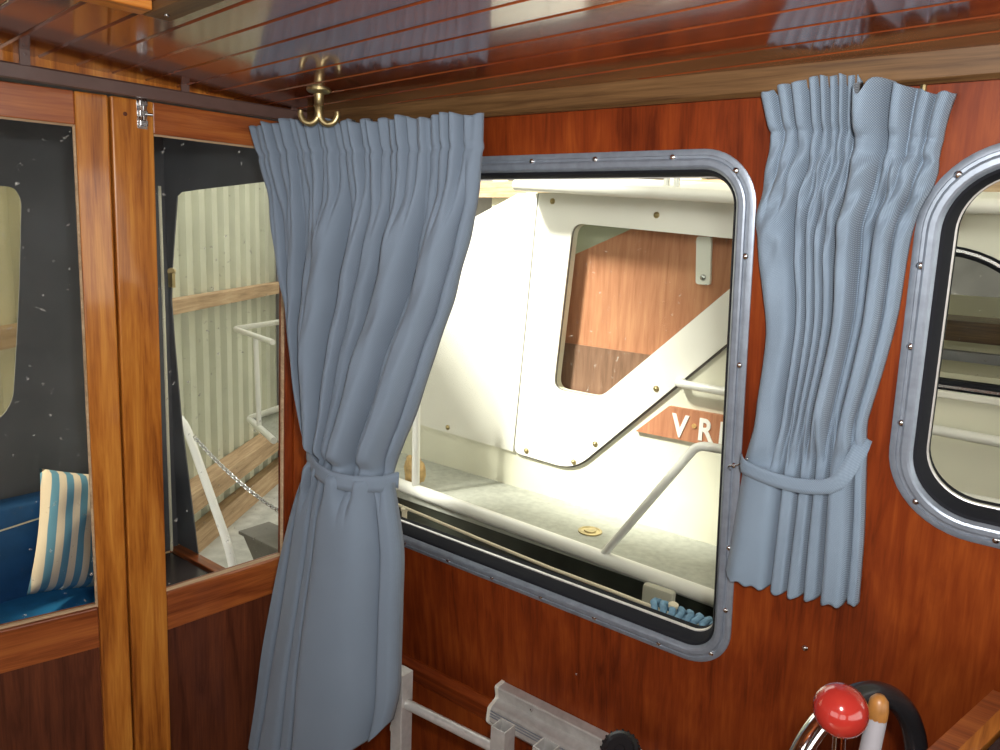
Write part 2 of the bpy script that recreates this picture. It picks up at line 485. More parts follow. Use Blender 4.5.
wp = obj('wall_opposite', plate([(-1.5, 0), (1.55, 0), (1.55, 1.97), (-1.5, 1.97)], [rrect(-1.3, -0.25, 0.9, 1.7, 0.09), rrect(-0.05, 1.2, 0.9, 1.7, 0.09)], -0.03, 0.0), 'mahogany_wall', None, frame(Vector((0, -1.4, 0)), Vector((-1, 0, 0)), Vector((0, 0, 1)), Vector((0, 1, 0))))
tag(wp, 'mahogany wall across the cabin with two window openings', 'wall', None, 'structure')

# ---- ceiling: lapped planks
CE = Vector((0.99406, -0.10887, 0)); CM = Vector((0.10887, 0.99406, 0))
def ceil_z(y): return 1.838 + 0.04 * (1.1 - y)
PIT = 0.0592
cbm = plate([(-1.55, -1.42), (1.52, -1.42), (1.52, 1.14), (-1.47, 1.14)], (), 0, 0.02)
for v in cbm.verts: v.co.z += ceil_z(v.co.y) + 0.0125
ceil = obj('ceiling', cbm, 'mahogany_ceiling')
tag(ceil, 'glossy varnished mahogany plank ceiling', 'ceiling', None, 'structure')
def aft_x(y): return -1.46896 + (y - 1.11105) * math.cos(AZ) / math.sin(AZ)
k = -30
while True:
    m0 = 0.3560 + PIT * k
    k += 1
    if m0 < -1.55: continue
    if m0 > 1.30: break
    bm = B()
    h = PIT
    prof = [(0.0012, 0.012), (0.0012, 0.0034), (0.0036, 0.0), (h - 0.0036, 0.0), (h - 0.0012, 0.0034), (h - 0.0012, 0.012)]
    rings = []
    for e in (-1.9, 1.75):
        rr = []
        for mo, dz in prof:
            p = CE * e + CM * (m0 + mo)
            rr.append(bm.verts.new((p.x, p.y, ceil_z(p.y) + dz)))
        rings.append(rr)
    n = len(prof)
    for i in range(n): bm.faces.new((rings[0][i], rings[0][(i + 1) % n], rings[1][(i + 1) % n], rings[1][i]))
    bm.faces.new(rings[0][::-1]); bm.faces.new(rings[1])
    for co, no in (((0, 1.118, 0), (0, 1, 0)), ((0, -1.395, 0), (0, -1, 0)), ((1.495, 0, 0), (1, 0, 0)), ((-1.447, 1.111, 0), tuple(-AN))):
        g = bmesh.ops.bisect_plane(bm, geom=bm.verts[:] + bm.edges[:] + bm.faces[:], plane_co=co, plane_no=no, clear_outer=True)
        ed = [e for e in g['geom_cut'] if isinstance(e, bmesh.types.BMEdge)]
        if ed: bmesh.ops.contextual_create(bm, geom=ed)
    if not bm.faces: bm.free(); continue
    # local frame along the plank so the grain follows it
    base = frame(CE * 0 + CM * m0 + Vector((0, 0, 1.85)), CE, CM, Vector((0, 0, 1)))
    bmesh.ops.transform(bm, matrix=base.inverted(), verts=bm.verts)
    obj('plank', bm, 'mahogany_ceiling', ceil, base)

# ---- ceiling hatch frame
ht = thing('ceiling_hatch', 'wooden hatch frame hanging from the plank ceiling', 'hatch', frame(CE * -1.050 + CM * 0.444 + Vector((0, 0, 1.865)), CE, CM, Vector((0, 0, 1))))
obj('frame_board', bbox(0.0, 0.75, -0.036, 0.0, -0.014, 0.010, bev=0.002), 'walnut_trim', ht)
obj('frame_board', bbox(0.0, 0.036, -0.75, -0.037, -0.014, 0.014, bev=0.002), 'mahogany_door', ht)
obj('frame_board', bbox(0.0, 0.75, -0.787, -0.751, -0.024, 0.024, bev=0.002), 'walnut_trim', ht)
obj('frame_board', bbox(0.714, 0.75, -0.75, -0.037, -0.014, 0.014, bev=0.002), 'mahogany_door', ht)
obj('screw', lathe(B(), [(0.004, 0), (0.003, -0.002), (0, -0.0025)], 10), 'steel', ht, T(0.03, -0.018, -0.014), True)

# ---- curtain track over the doors
tk = thing('curtain_track', 'dark brown metal curtain track over the cabin doors', 'curtain track', AW @ T(0, 1.817, 0.05))
obj('channel', prism_x([(0, -0.009), (0, -0.003), (0.004, -0.003), (0.004, 0.003), (0.0, 0.003), (0, 0.009), (0.020, 0.009), (0.023, 0.006), (0.023, -0.006), (0.020, -0.009)], -1.6, -0.03), 'brown_rail', tk)
def bracket_bm():
    bm = B()
    box(bm, -0.0075, 0.0075, 0.021, 0.050, -0.0015, 0.0015); box(bm, -0.0075, 0.0075, 0.0475, 0.050, -0.022, 0.0)
    lathe(bm, [(0.003, 0), (0.003, 0.002), (0, 0.0025)], 8, T(0, 0.038, 0.0014))
    return bm
b0 = obj('bracket', bracket_bm(), 'brown_rail', tk, T(-0.562, 0, 0.006))
for a in (-0.295, -0.06): instance(b0, tk, T(a, 0, 0.006))

# ---- folding doors
def door_leaf(name, label, mw, w, stile, zt=1.818, zb=0.01, glass_bot=0.802, rail=0.090, top=1.7595, rightstile=0.03):
    """local x runs to the right from the leaf's left edge"""
    t = thing(name, label, 'door', mw, None, 'structure')
    L_, R_ = stile
    obj('stile', bbox(0.0, L_, zb, zt, -0.030, 0.004, bev=0.003), 'mahogany_door', t)
    obj('stile', bbox(w - R_, w, zb, zt, -0.030, 0.002, bev=0.003), 'mahogany_wall' if rightstile else 'mahogany_door', t)
    obj('top_rail', bbox(L_, w - R_, top, zt, -0.029, 0.001, bev=0.002), 'mahogany_rail', t)
    obj('middle_rail', bbox(L_, w - R_, glass_bot - rail, glass_bot, -0.029, 0.002, bev=0.003), 'mahogany_rail', t)
    obj('bottom_rail', bbox(L_, w - R_, zb, zb + 0.10, -0.029, 0.001, bev=0.002), 'mahogany_rail', t)
    obj('lower_panel', bbox(L_ - 0.004, w - R_ + 0.004, zb + 0.09, glass_bot - rail + 0.004, -0.022, -0.010), 'mahogany_panel', t)
    obj('pane', bbox(L_ - 0.003, w - R_ + 0.003, glass_bot - 0.004, top + 0.004, -0.019, -0.015), 'glass_dusty', t)
    gb = ring(lambda o: [(L_ + o, glass_bot + o), (w - R_ - o, glass_bot + o), (w - R_ - o, top - o), (L_ + o, top - o)], [(-0.001, -0.015), (-0.001, -0.004), (0.003, -0.008), (0.003, -0.015)])
    obj('glazing_bead', gb, 'shed_timber', t)
    return t
d2 = door_leaf('door_2', 'cabin door leaf with chrome bolt and a window onto the corrugated shed wall', AW @ T(-0.410, 0, 0), 0.389, (0.077, 0.022))
bt = bbox(0.045, 0.064, 1.766, 1.824, 0.004, 0.0055, bev=0.0005)
bolt = obj('bolt', bt, 'chrome', d2)
obj('barrel', tube(B(), [(0.0545, 1.770, 0.010), (0.0545, 1.834, 0.010)], 0.0042, 12), 'chrome', bolt, None, True, 40)
bm = B()
for z in (1.776, 1.794, 1.812): box(bm, 0.047, 0.062, z - 0.005, z + 0.005, 0.0055, 0.0145, bev=0.001)
obj('guide', bm, 'steel', bolt)
obj('knob', tube(B(), [(0.0545, 1.793, 0.012), (0.070, 1.793, 0.014)], [0.0022, 0.0035], 10), 'chrome', bolt, None, True, 40)
obj('plug', lathe(B(), [(0.004, 0), (0.004, 0.0006), (0, 0.0008)], 12), 'mahogany_panel', d2, T(0.024, 1.789, 0.004))
d1 = door_leaf('door_1', 'cabin door leaf with a window onto the blue cockpit seat', AW @ T(-0.412, 0, 0) @ Matrix.Rotation(math.radians(-9), 4, 'Y') @ T(-0.56, 0, 0), 0.558, (0.055, 0.055), glass_bot=0.812, rightstile=0)

# ================================================================== CURTAINS
def catmull(keys, x):
    for i in range(len(keys) - 1):
        if x <= keys[i + 1][0] or i == len(keys) - 2:
            (x0, y0), (x1, y1) = keys[i], keys[i + 1]
            t = min(1, max(0, (x - x0) / (x1 - x0)))
            m0 = (y1 - keys[i - 1][1]) / (x1 - keys[i - 1][0]) if i > 0 else (y1 - y0) / (x1 - x0)
            m1 = (keys[i + 2][1] - y0) / (keys[i + 2][0] - x0) if i + 2 < len(keys) else (y1 - y0) / (x1 - x0)
            h = x1 - x0
            return (2 * t**3 - 3 * t**2 + 1) * y0 + (t**3 - 2 * t**2 + t) * h * m0 + (-2 * t**3 + 3 * t**2) * y1 + (t**3 - t**2) * h * m1
def sstep(a, b, x):
    t = min(1, max(0, (x - a) / (b - a)))
    return t * t * (3 - 2 * t)
def cloth(rows, depthfn, warp, nu, nv, yfn=None, uw=0.9):
    """rows: (xl, yl, xr, yr) keys from top to bottom -> bmesh with UV in metres"""
    n = len(rows)
    ks = [[(i, rows[i][c]) for i in range(n)] for c in range(4)]
    bm = B(); uvl = bm.loops.layers.uv.new('UVMap')
    grid = []; uvs = {}
    for j in range(nv + 1):
        t = j / nv; tt = t * (n - 1)
        xl, yl, xr, yr = (catmull(k_, tt) for k_ in ks)
        row = []
        for i in range(nu + 1):
            q = i / nu
            s = warp(q, t)
            x = xl + (xr - xl) * s; y = yl + (yr - yl) * s
            if yfn: y += yfn(s, t)
            v = bm.verts.new((x, y, depthfn(q, s, t)))
            uvs[v] = (q * uw, y)
            row.append(v)
        grid.append(row)
    for j in range(nv):
        for i in range(nu):
            f = bm.faces.new((grid[j][i], grid[j + 1][i], grid[j + 1][i + 1], grid[j][i + 1]))
            for l in f.loops: l[uvl].uv = uvs[l.vert]
    return bm
def thicken(o, th):
    md = o.modifiers.new('thickness', 'SOLIDIFY'); md.thickness = th; md.offset = -1
def strip(pts, half, nrm_off):
    """ribbon: pts = (centre, up-vector) ; returns bmesh with uv"""
    bm = B(); uvl = bm.loops.layers.uv.new('UVMap'); prev = None; acc = 0; pc = None
    for c, u in pts:
        c = Vector(c); u = Vector(u).normalized()
        if pc is not None: acc += (c - pc).length
        pc = c
        cur = ([bm.verts.new(c + u * half * h_) for h_ in (-1, -0.33, 0.33, 1)], acc)
        if prev:
            for k_ in range(3):
                f = bm.faces.new((prev[0][k_], cur[0][k_], cur[0][k_ + 1], prev[0][k_ + 1]))
                for l, uv in zip(f.loops, ((prev[1], k_ * .01), (cur[1], k_ * .01), (cur[1], k_ * .01 + .01), (prev[1], k_ * .01 + .01))): l[uvl].uv = uv
        prev = cur
    return bm

# ---- curtain in the corner, tied at the waist
C1 = [(-0.119, 1.79, 0.442, 1.798), (-0.096, 1.728, 0.441, 1.739), (-0.069, 1.648, 0.434, 1.655), (-0.044, 1.547, 0.417, 1.569), (-0.022, 1.445, 0.395, 1.479), (0.0, 1.342, 0.359, 1.383),
      (0.031, 1.239, 0.321, 1.273), (0.051, 1.173, 0.282, 1.187), (0.059, 1.14, 0.262, 1.132), (0.048, 1.1, 0.267, 1.102), (0.006, 1.013, 0.278, 1.063), (-0.031, 0.888, 0.293, 0.972),
      (-0.064, 0.759, 0.29, 0.864), (-0.099, 0.623, 0.288, 0.753), (-0.128, 0.483, 0.288, 0.662), (-0.155, 0.359, 0.276, 0.593)]
cdv = Vector((0.6, 0.08, 0)).normalized()
CW1 = frame(Vector((-1.3, 0.98, 0)), cdv, Vector((0, 0, 1)), Vector((cdv.y, -cdv.x, 0)))
TW1 = 8 / 15.0
rnd = random.Random(3)
def pleats(bounds, heights, q, p=3.0):
    """row of rounded folds with narrow valleys between them"""
    for i in range(len(bounds) - 1):
        if q <= bounds[i + 1] or i == len(bounds) - 2:
            x = min(1, max(0, (q - bounds[i]) / (bounds[i + 1] - bounds[i])))
            h, sk = heights[i]
            x = x ** sk
            return h * (1 - abs(2 * x - 1) ** p)
M_B = [0, .07, .115, .20, .24, .33, .445, .49, .56, .64, .68, .80, .84, .96, 1.0]
M_H = [(.020, 1), (.012, 1), (.032, 1.3), (.012, .8), (.034, 1.3), (.048, .7), (.014, 1), (.040, 1.2), (.030, .8), (.014, 1.2), (.046, .75), (.016, 1.2), (.044, 1.1), (.020, 1)]
T_B = [0, .035, .07, .115, .16, .20, .24, .285, .33, .365, .40, .445, .49, .525, .56, .60, .64, .68, .72, .76, .80, .85, .89, .93, 1.0]
T_H = [(.012 + .012 * ((i * 7) % 5) / 4, (0.8, 1.25, 1.0)[i % 3]) for i in range(len(T_B) - 1)]
L_B = [0, .30, .55, .634, .94, 1.0]
L_H = [(.022, 1.2), (.030, 1.3), (.034, 1.0), (.052, .8), (.030, 1.0)]
def warp1(q, t):
    g = 1 + 0.9 * sstep(0.12, TW1, t)
    return q ** g
def depth1(q, s, t):
    top = 1 - sstep(0.03, 0.20, t)
    mid = sstep(0.05, 0.3, t) * (1 - sstep(TW1 + 0.01, TW1 + 0.16, t))
    low = sstep(TW1, TW1 + 0.16, t)
    tot = top + mid + low
    d = (top * 1.25 * pleats(T_B, T_H, q, 3.2) + mid * 1.3 * pleats(M_B, M_H, q, 4.0) + low * pleats(L_B, L_H, q, 6.0)) / tot
    head = 1 - sstep(0.0, 0.10, t)
    d += head * 0.003 * math.sin(2 * PI * (26 * q + 0.8 * math.sin(9 * q)))
    d *= 1 - 0.45 * math.exp(-((t - TW1) / 0.03) ** 2)
    d += 0.035 * math.sin(PI * min(1, max(0, s))) * sstep(0.2, TW1, t)
    d += 0.004 * math.sin(17 * t + 9 * q) * sstep(0.1, 0.3, t)
    cr = sstep(0.06, 0.12, t) * (1 - sstep(0.25, 0.5, t))
    d += cr * (0.0022 * math.sin(2 * PI * (6.0 * t - 4.3 * q) + 2 * math.sin(13 * q)) + 0.0016 * math.sin(2 * PI * (13 * t + 8.3 * q)))
    d -= 0.005 * math.exp(-((t - 0.062) / 0.005) ** 2)
    return d
def ytop1(s, t):
    top = (1 - sstep(0, 0.12, t))
    y = top * (0.010 * math.sin(PI * min(1, s * 2.2)) * (s < 0.45) + 0.0035 * math.sin(60 * s + 3 * math.sin(11 * s)))
    y -= sstep(0.72, 1, t) * (0.075 * math.sin(PI * s) + 0.006 * math.sin(22 * s))
    return y
c1 = thing('curtain', 'smooth blue-grey curtain in the corner, tied narrow at its waist, hanging to ladder height', 'curtain', CW1)
o = obj('cloth', cloth(C1, depth1, warp1, 280, 170, ytop1, 0.9), 'curtain_cloth', c1, None, True)
thicken(o, 0.0015)
# waist band
pts = []
for i in range(41):
    s = -0.03 + 1.06 * i / 40
    x = 0.057 + (0.264 - 0.057) * s
    y = 1.145 + (1.112 - 1.145) * s - 0.012 * math.sin(PI * min(1, max(0, s)))
    d = 0.012 + 0.066 * math.sin(PI * min(1, max(0, 0.06 + 0.88 * s))) ** 0.8 if 0 <= s <= 1 else -0.005
    pts.append(((x, y, d), (0.05, 1, 0.0)))
o = obj('tieback', strip(pts, 0.0165, 0), 'curtain_cloth', c1, None, True); thicken(o, 0.002)
# rod behind the heading
rod = thing('curtain_rod', 'thin brass rod behind the heading of the waist-tied corner curtain', 'curtain rod', CW1 @ T(0, 1.775, -0.012))
obj('rod', tube(B(), [(-0.08, 0, 0), (0.415, 0, 0)], 0.005, 10), 'brass', rod, None, True, 40)
for x in (0.05, 0.36): obj('bracket', tube(B(), [(x, 0, 0), (x + 0.005, 0.012, -0.13 + 0.14 * (x + .1))], 0.004, 8), 'brass', rod)

# ---- curtain between the windows
C2 = [(-0.4106, 0.5855, -0.1702, 0.5732), (-0.4017, 0.5535, -0.1757, 0.5474), (-0.3958, 0.5268, -0.1808, 0.5069), (-0.4003, 0.4865, -0.181, 0.4891), (-0.4092, 0.4451, -0.1865, 0.4591), (-0.4096, 0.4027, -0.1978, 0.4282),
      (-0.4041, 0.3597, -0.2037, 0.3965), (-0.3932, 0.3016, -0.2065, 0.3445), (-0.3874, 0.257, -0.2095, 0.2908), (-0.3876, 0.2109, -0.2186, 0.2204), (-0.3914, 0.1472, -0.2282, 0.1611), (-0.3947, 0.0978, -0.2319, 0.1308),
      (-0.4072, 0.0365, -0.2297, 0.0935), (-0.4107, 0.01, -0.2262, 0.0404), (-0.4184, -0.0624, -0.2218, -0.0218), (-0.4248, -0.1372, -0.2186, -0.086), (-0.4284, -0.1702, -0.2169, -0.1511)]
GT_B = [0, .09, .18, .27, .33, .38, .43, .475, .52, .56, .72, .82, .91, 1.0]
GT_H = [(.018, 1), (.022, 1.2), (.024, .8), (.02, 1), (.022, 1), (.018, 1), (.022, 1), (.018, 1), (.016, 1), (.075, .5), (.045, .7), (.022, 1.2), (.024, 1)]
GM_B = [0, .27, .345, .41, .475, .55, .70, .765, .90, 1.0]
GM_H = [(.024, 1.1), (.020, 1), (.018, 1), (.020, 1), (.022, .9), (.042, 1.3), (.010, 1), (.032, 1.3), (.018, 1)]
GL_B = [0, .37, .50, .62, .735, .92, 1.0]
GL_H = [(.024, 1.2), (.020, 1), (.020, 1), (.021, 1), (.026, 1), (.016, 1)]
def warp2(q, t): return q
def depth2(q, s, t):
    top = 1 - sstep(0.08, 0.33, t)
    low = sstep(0.62, 0.80, t)
    mid = max(0.0, 1 - top - low)
    d = top * pleats(GT_B, GT_H, q, 3.2) + mid * 1.3 * pleats(GM_B, GM_H, q, 4.2) + low * 1.15 * pleats(GL_B, GL_H, q, 5.0)
    hd = math.exp(-((t - 0.13) / 0.045) ** 2)
    d *= 1 - 0.35 * hd
    d += 0.0025 * math.sin(2 * PI * (3.2 * t + 2.1 * q)) * sstep(0.05, 0.2, t)
    cr = sstep(0.08, 0.16, t) * (1 - sstep(0.25, 0.5, t))
    d += cr * (0.005 * math.sin(2 * PI * (7.5 * t - 3.1 * q) + 2 * math.sin(9 * q)) + 0.003 * math.sin(2 * PI * (11 * t + 6.3 * q)))
    d -= 0.005 * math.exp(-((t - 0.105) / 0.008) ** 2)
    d += 0.012 * (1 - sstep(0, 0.3, t)) + 0.006
    d *= 1 - 0.25 * math.exp(-((t - 0.755) / 0.03) ** 2)
    return d
def ytop2(s, t):
    top = (1 - sstep(0, 0.16, t))
    y = top * (0.024 * math.sin(PI * min(1, s * 1.15)) ** 0.8 if s * 1.15 < 1 else 0.0)
    y += top * 0.0015 * math.sin(48 * s + 2 * math.sin(13 * s))
    y -= top * 0.022 * math.exp(-((s - 0.60) / 0.04) ** 2)
    y += sstep(0.85, 1, t) * (-0.010 * math.sin(PI * s) + 0.0025 * math.sin(55 * s))
    return y
c2 = thing('curtain', 'short coarse-weave blue-grey curtain between the two rounded windows, loosely tied', 'curtain', SW)
o = obj('cloth', cloth(C2, depth2, warp2, 260, 180, ytop2, 0.36), 'curtain_coarse', c2, None, True); thicken(o, 0.0015)
pts = []
path = [(-0.413, 0.037, 0.014), (-0.398, 0.035, 0.034), (-0.36, 0.030, 0.042), (-0.32, 0.028, 0.043), (-0.285, 0.033, 0.044), (-0.262, 0.043, 0.045), (-0.248, 0.062, 0.043), (-0.236, 0.094, 0.030), (-0.234, 0.112, 0.010)]
for i in range(49):
    t = i / 48 * (len(path) - 1)
    c = [catmull([(j, path[j][a]) for j in range(len(path))], t) for a in range(3)]
    t2 = min(len(path) - 1, t + 0.05)
    c2_ = [catmull([(j, path[j][a]) for j in range(len(path))], t2) for a in range(3)] if t2 > t else None
    dv = (Vector(c2_) - Vector(c)).normalized() if c2_ else Vector((0.2, 1, 0)).normalized()
    up = Vector((-dv.y, dv.x, 0)); up = (up + Vector((0, 0.25, 0))).normalized()
    pts.append((c, up))
o = obj('tieback', strip(pts, 0.0115, 0), 'curtain_coarse', c2, None, True); thicken(o, 0.002)
rod = thing('curtain_rod', 'thin brass rod behind the heading of the coarse-weave curtain', 'curtain rod', SW @ T(0, 0.568, 0.0085))
obj('rod', tube(B(), [(-0.395, 0, 0), (-0.185, 0, 0)], 0.004, 10), 'brass', rod, None, True, 40)
for x in (-0.37, -0.21): obj('bracket', tube(B(), [(x, 0, 0), (x, 0.02, -0.002)], 0.004, 8), 'brass', rod)
hk = obj('tieback_hook', tube(B(), bend([(-0.4305, 0.012, 0.006), (-0.4305, 0.020, 0.016), (-0.4255, 0.0265, 0.022), (-0.412, 0.030, 0.020), (-0.402, 0.040, 0.024), (-0.395, 0.048, 0.028)], 0.006), 0.0016, 8), 'steel', None, SW, True)
tag(hk, 'small wire hook holding the band of the coarse-weave curtain', 'hook')

# ---- brass double coat hook on the ceiling
hx, hy = -1.178, 0.940
hook = thing('coat_hook', 'brass double coat hook screwed to the plank ceiling above the corner curtain', 'hook', T(hx, hy, ceil_z(hy) + 0.001))
obj('base', lathe(B(), [(0.0225, 0), (0.0225, -0.003), (0.019, -0.006), (0.010, -0.008), (0.009, -0.012), (0.0085, -0.026), (0.010, -0.029), (0.0075, -0.032), (0.0065, -0.05), (0.0, -0.054)], 20), 'brass', hook, None, True, 40)
hd_ = (RGT * Vector((1, 1, 0))).normalized()
for sg in (-1, 1):
    p = [Vector((0, 0, -0.030)), Vector((0, 0, -0.050)) + hd_ * sg * 0.003, Vector((0, 0, -0.060)) + hd_ * sg * 0.014, Vector((0, 0, -0.057)) + hd_ * sg * 0.027, Vector((0, 0, -0.046)) + hd_ * sg * 0.034, Vector((0, 0, -0.038)) + hd_ * sg * 0.034]
    q = []
    for i in range(31):
        t = i / 30 * 5
        q.append([catmull([(j, p[j][a]) for j in range(6)], t) for a in range(3)])
    obj('arm', tube(B(), q, [0.0066 - 0.0016 * i / 30 for i in range(31)], 12), 'brass', hook, None, True, 40)

# ================================================================== INSIDE OBJECTS AT THE LOWER EDGE
def swp(u, v, w): return SW @ Vector((u, v, w))
# ---- aluminium ladder
lad = thing('aluminium_ladder', 'aluminium ladder of square tubes leaning by the wall under the window', 'ladder', frame(Vector((swp(-1.043, -0.52, 0.2).x, swp(-1.043, -0.52, 0.2).y, 0)), Vector((1, 0, 0)), Vector((0, 1, 0)), Vector((0, 0, 1))))
zt = swp(0, -0.525, 0.2).z
def sq_tube(x, y, z0, z1, h=0.0165, rot=0):
    bm = plate([(-h, -h), (h, -h), (h, h), (-h, h)], [[(-h + .002, -h + .002), (h - .002, -h + .002), (h - .002, h - .002), (-h + .002, h - .002)]], 0, z1 - z0)
    bmesh.ops.transform(bm, matrix=T(x, y, z0) @ Matrix.Rotation(rot, 4, 'Z'), verts=bm.verts)
    return bm
def post_bm(x, y, z0, z1): return box(B(), x - .0165, x + .0165, y - .0165, y + .0165, z0, z1, bev=0.002)
obj('post', post_bm(0, 0, 0, zt), 'aluminium_bright', lad)
obj('post', sq_tube(0.272, 0, 0, zt - 0.002), 'aluminium_bright', lad)
obj('post', sq_tube(0.372, 0.0, 0, zt + 0.004, 0.018, 0.0), 'aluminium_bright', lad)
obj('brace', bbox(0.288, 0.356, -0.012, 0.012, zt - 0.12, zt - 0.09), 'aluminium_bright', lad)
for i in range(3):
    obj('rung', tube(B(), [(0.014, 0, zt - 0.072 - 0.22 * i), (0.258, 0, zt - 0.058 - 0.22 * i)], 0.0105, 14), 'aluminium_bright', lad, None, True, 40)
obj('foot_cap', bbox(-0.03, -0.016, -0.006, 0.006, zt - 0.155, zt - 0.14, bev=0.002), 'white_plastic', lad)

# ---- aluminium profile rail on the wall
pr = thing('aluminium_profile', 'aluminium profile rail with cream end cap fixed on the wall under the window', 'rail', SW @ T(-0.935, -0.660, 0.018))
prof = [(0.034, -0.016), (0.034, 0.006), (0.030, 0.008), (0.006, 0.008), (0.004, 0.012), (0.000, 0.030), (-0.004, 0.036), (-0.030, 0.042), (-0.034, 0.042), (-0.046, 0.034), (-0.050, 0.018), (-0.050, -0.016)]
obj('body', prism_x(prof, 0.008, 0.62), 'aluminium_bright', pr, None, False)
obj('end_cap', prism_x([(y * 1.05, z * 1.03 + (0.001 if z > 0 else 0)) for y, z in prof], 0.0, 0.0085), 'white_plastic', pr)
bm = B()
for y, z in ((-0.008, 0.0372), (-0.014, 0.0387), (-0.020, 0.040)): box(bm, 0.0085, 0.62, y - 0.0009, y + 0.0009, z, z + 0.0012)
obj('rib', bm, 'aluminium', pr)
s0 = obj('screw', lathe(B(), [(0.0045, 0), (0.004, 0.0018), (0, 0.0028)], 10), 'chrome', pr, T(0.10, 0.018, 0.008), True)
instance(s0, pr, T(0.40, 0.018, 0.008))
# ---- black knob clamped on the profile
kb = thing('clamp_knob', 'round black ribbed plastic knob on the aluminium profile', 'knob', SW @ T(-0.560, -0.605, 0.07))
kz = Matrix.Translation(Vector((0, 0.078, 0.055))) @ Matrix.Rotation(math.radians(-62), 4, 'X')
obj('cap', lathe(B(), [(0.0, -0.012), (0.022, -0.012), (0.034, -0.008), (0.036, 0.0), (0.034, 0.006), (0.028, 0.008), (0.024, 0.004), (0.010, 0.003), (0.008, 0.006), (0.0, 0.006)], 28, kz), 'black_plastic', kb, None, True, 35)
bm = B()
for i in range(20):
    a = 2 * PI * i / 20
    tube(bm, [kz @ Vector((0.035 * math.cos(a), 0.035 * math.sin(a), -0.007)), kz @ Vector((0.035 * math.cos(a), 0.035 * math.sin(a), 0.005))], 0.0025, 6)
obj('grip_ribs', bm, 'black_plastic', kb)
obj('stem', tube(B(), [(0, -0.035, -0.006), (0, 0.03, 0.03), kz @ Vector((0, 0, -0.01))], 0.008, 12), 'steel', kb, None, True, 40)

# ---- helm: pedestal, wheel, control lever, console
ped = thing('helm_pedestal', 'dark mahogany pedestal under the helm wheel', 'pedestal', T(-0.12, 0.755, 0))
obj('body', bbox(-0.10, 0.09, -0.11, 0.10, 0, 0.80, bev=0.008), 'mahogany_panel', ped)
obj('top', bbox(-0.12, 0.10, -0.13, 0.12, 0.80, 0.825, bev=0.006), 'mahogany_rail', ped)
lv = thing('control_lever', 'chrome control lever with a red ball knob beside the helm wheel', 'lever', T(-0.105, 0.70, 0.825))
bp_ = Vector((-0.134, 0.722, 1.17)) - Vector((-0.105, 0.70, 0.825))
obj('base', lathe(B(), [(0.03, 0), (0.03, 0.01), (0.018, 0.016), (0.012, 0.04), (0, 0.042)], 20), 'chrome', lv, None, True, 40)
obj('rod', tube(B(), [(0.0, 0.0, 0.02), bp_], 0.006, 12), 'chrome', lv, None, True, 40)
bm = B(); bmesh.ops.create_uvsphere(bm, u_segments=32, v_segments=20, radius=0.0248, matrix=Matrix.Translation(bp_))
obj('ball_knob', bm, 'red_ball', lv, None, True)
wh = thing('steering_wheel', 'small steering wheel rim, black grip on one side and chrome on the other', 'steering wheel', T(-0.115, 0.80, 0.825))
# ring in a plane tilted to the view
ctr = Vector((-0.1418, 0.9005, 0.9722))
A1 = Vector((-0.0094, 0.2223, 0.9749))
A2 = Vector((0.4287, 0.8817, -0.1969))
RW = 0.1155
def rimp(a): return ctr + (A1 * math.cos(a) + A2 * math.sin(a)) * RW - wh.location
seg = 72
arc1 = [rimp(2 * PI * i / seg) for i in range(-5, seg // 2 + 1)]
arc2 = [rimp(2 * PI * i / seg) for i in range(seg // 2, seg - 4)]
RIM_BLACK, RIM_CHROME = arc1, arc2
obj('grip', tube(B(), RIM_BLACK, 0.0135, 14), 'black_plastic', wh, None, True, 40)
obj('chrome_rim', tube(B(), RIM_CHROME, 0.0120, 14), 'chrome', wh, None, True, 40)
hubp = ctr - wh.location
obj('hub', lathe(B(), [(0.025, -0.012), (0.028, 0), (0.025, 0.012), (0, 0.014)], 20, Matrix.Translation(hubp)), 'chrome', wh, None, True, 40)
for a in (0.15, 0.15 + 2 * PI / 3, 0.15 + 4 * PI / 3): obj('spoke', tube(B(), [hubp, rimp(a)], 0.006, 10), 'chrome', wh, None, True, 40)
obj('column', tube(B(), [(0, -0.02, 0.0), hubp], 0.012, 12), 'chrome', wh, None, True, 40)
ind = thing('indicator_rod', 'short grey rod with an amber tip behind the red ball knob', 'rod', T(-0.118, 0.735, 0.825))
pt = Vector((-0.1108, 0.776, 1.161)) - ind.location; pb_ = Vector((-0.1111, 0.7626, 1.1053)) - ind.location
obj('rod', tube(B(), [(0, 0, 0), pb_, pt - Vector((0, 0, 0.016))], 0.0095, 12), 'steel_post', ind, None, True, 40)
obj('amber_tip', lathe(B(), [(0.0096, -0.016), (0.0098, -0.006), (0.0085, 0.003), (0.0045, 0.008), (0, 0.009)], 16, Matrix.Translation(pt)), 'amber', ind, None, True, 40)

cn = thing('helm_console', 'varnished mahogany helm console with a black instrument panel against the wall', 'console', T(0, 0, 0))
cpoly = [(-0.075, 0.90), (-0.028, 1.105), (0.9, 1.105), (0.9, 0.90)]
bm = B()
lo = [bm.verts.new((x, y, 0.0)) for x, y in cpoly]; hi = [bm.verts.new((x, y, 1.04)) for x, y in cpoly]
for i in range(4): bm.faces.new((lo[i], lo[(i + 1) % 4], hi[(i + 1) % 4], hi[i]))
bm.faces.new(lo[::-1]); bm.faces.new(hi)
obj('body', bm, 'mahogany_panel', cn)
def cstrip(off0, off1, z0, z1):
    d = Vector((0.07, 0.305)).normalized(); nrm = Vector((d.y, -d.x))
    a = Vector((-0.075, 0.90)); b = Vector((-0.028, 1.105))
    return plate([tuple(a + nrm * off0), tuple(a + nrm * off1), tuple(b + nrm * off1), tuple(b + nrm * off0)], (), z0, z1)
obj('edge_board', cstrip(-0.004, 0.018, 1.03, 1.050), 'mahogany_rail', cn)
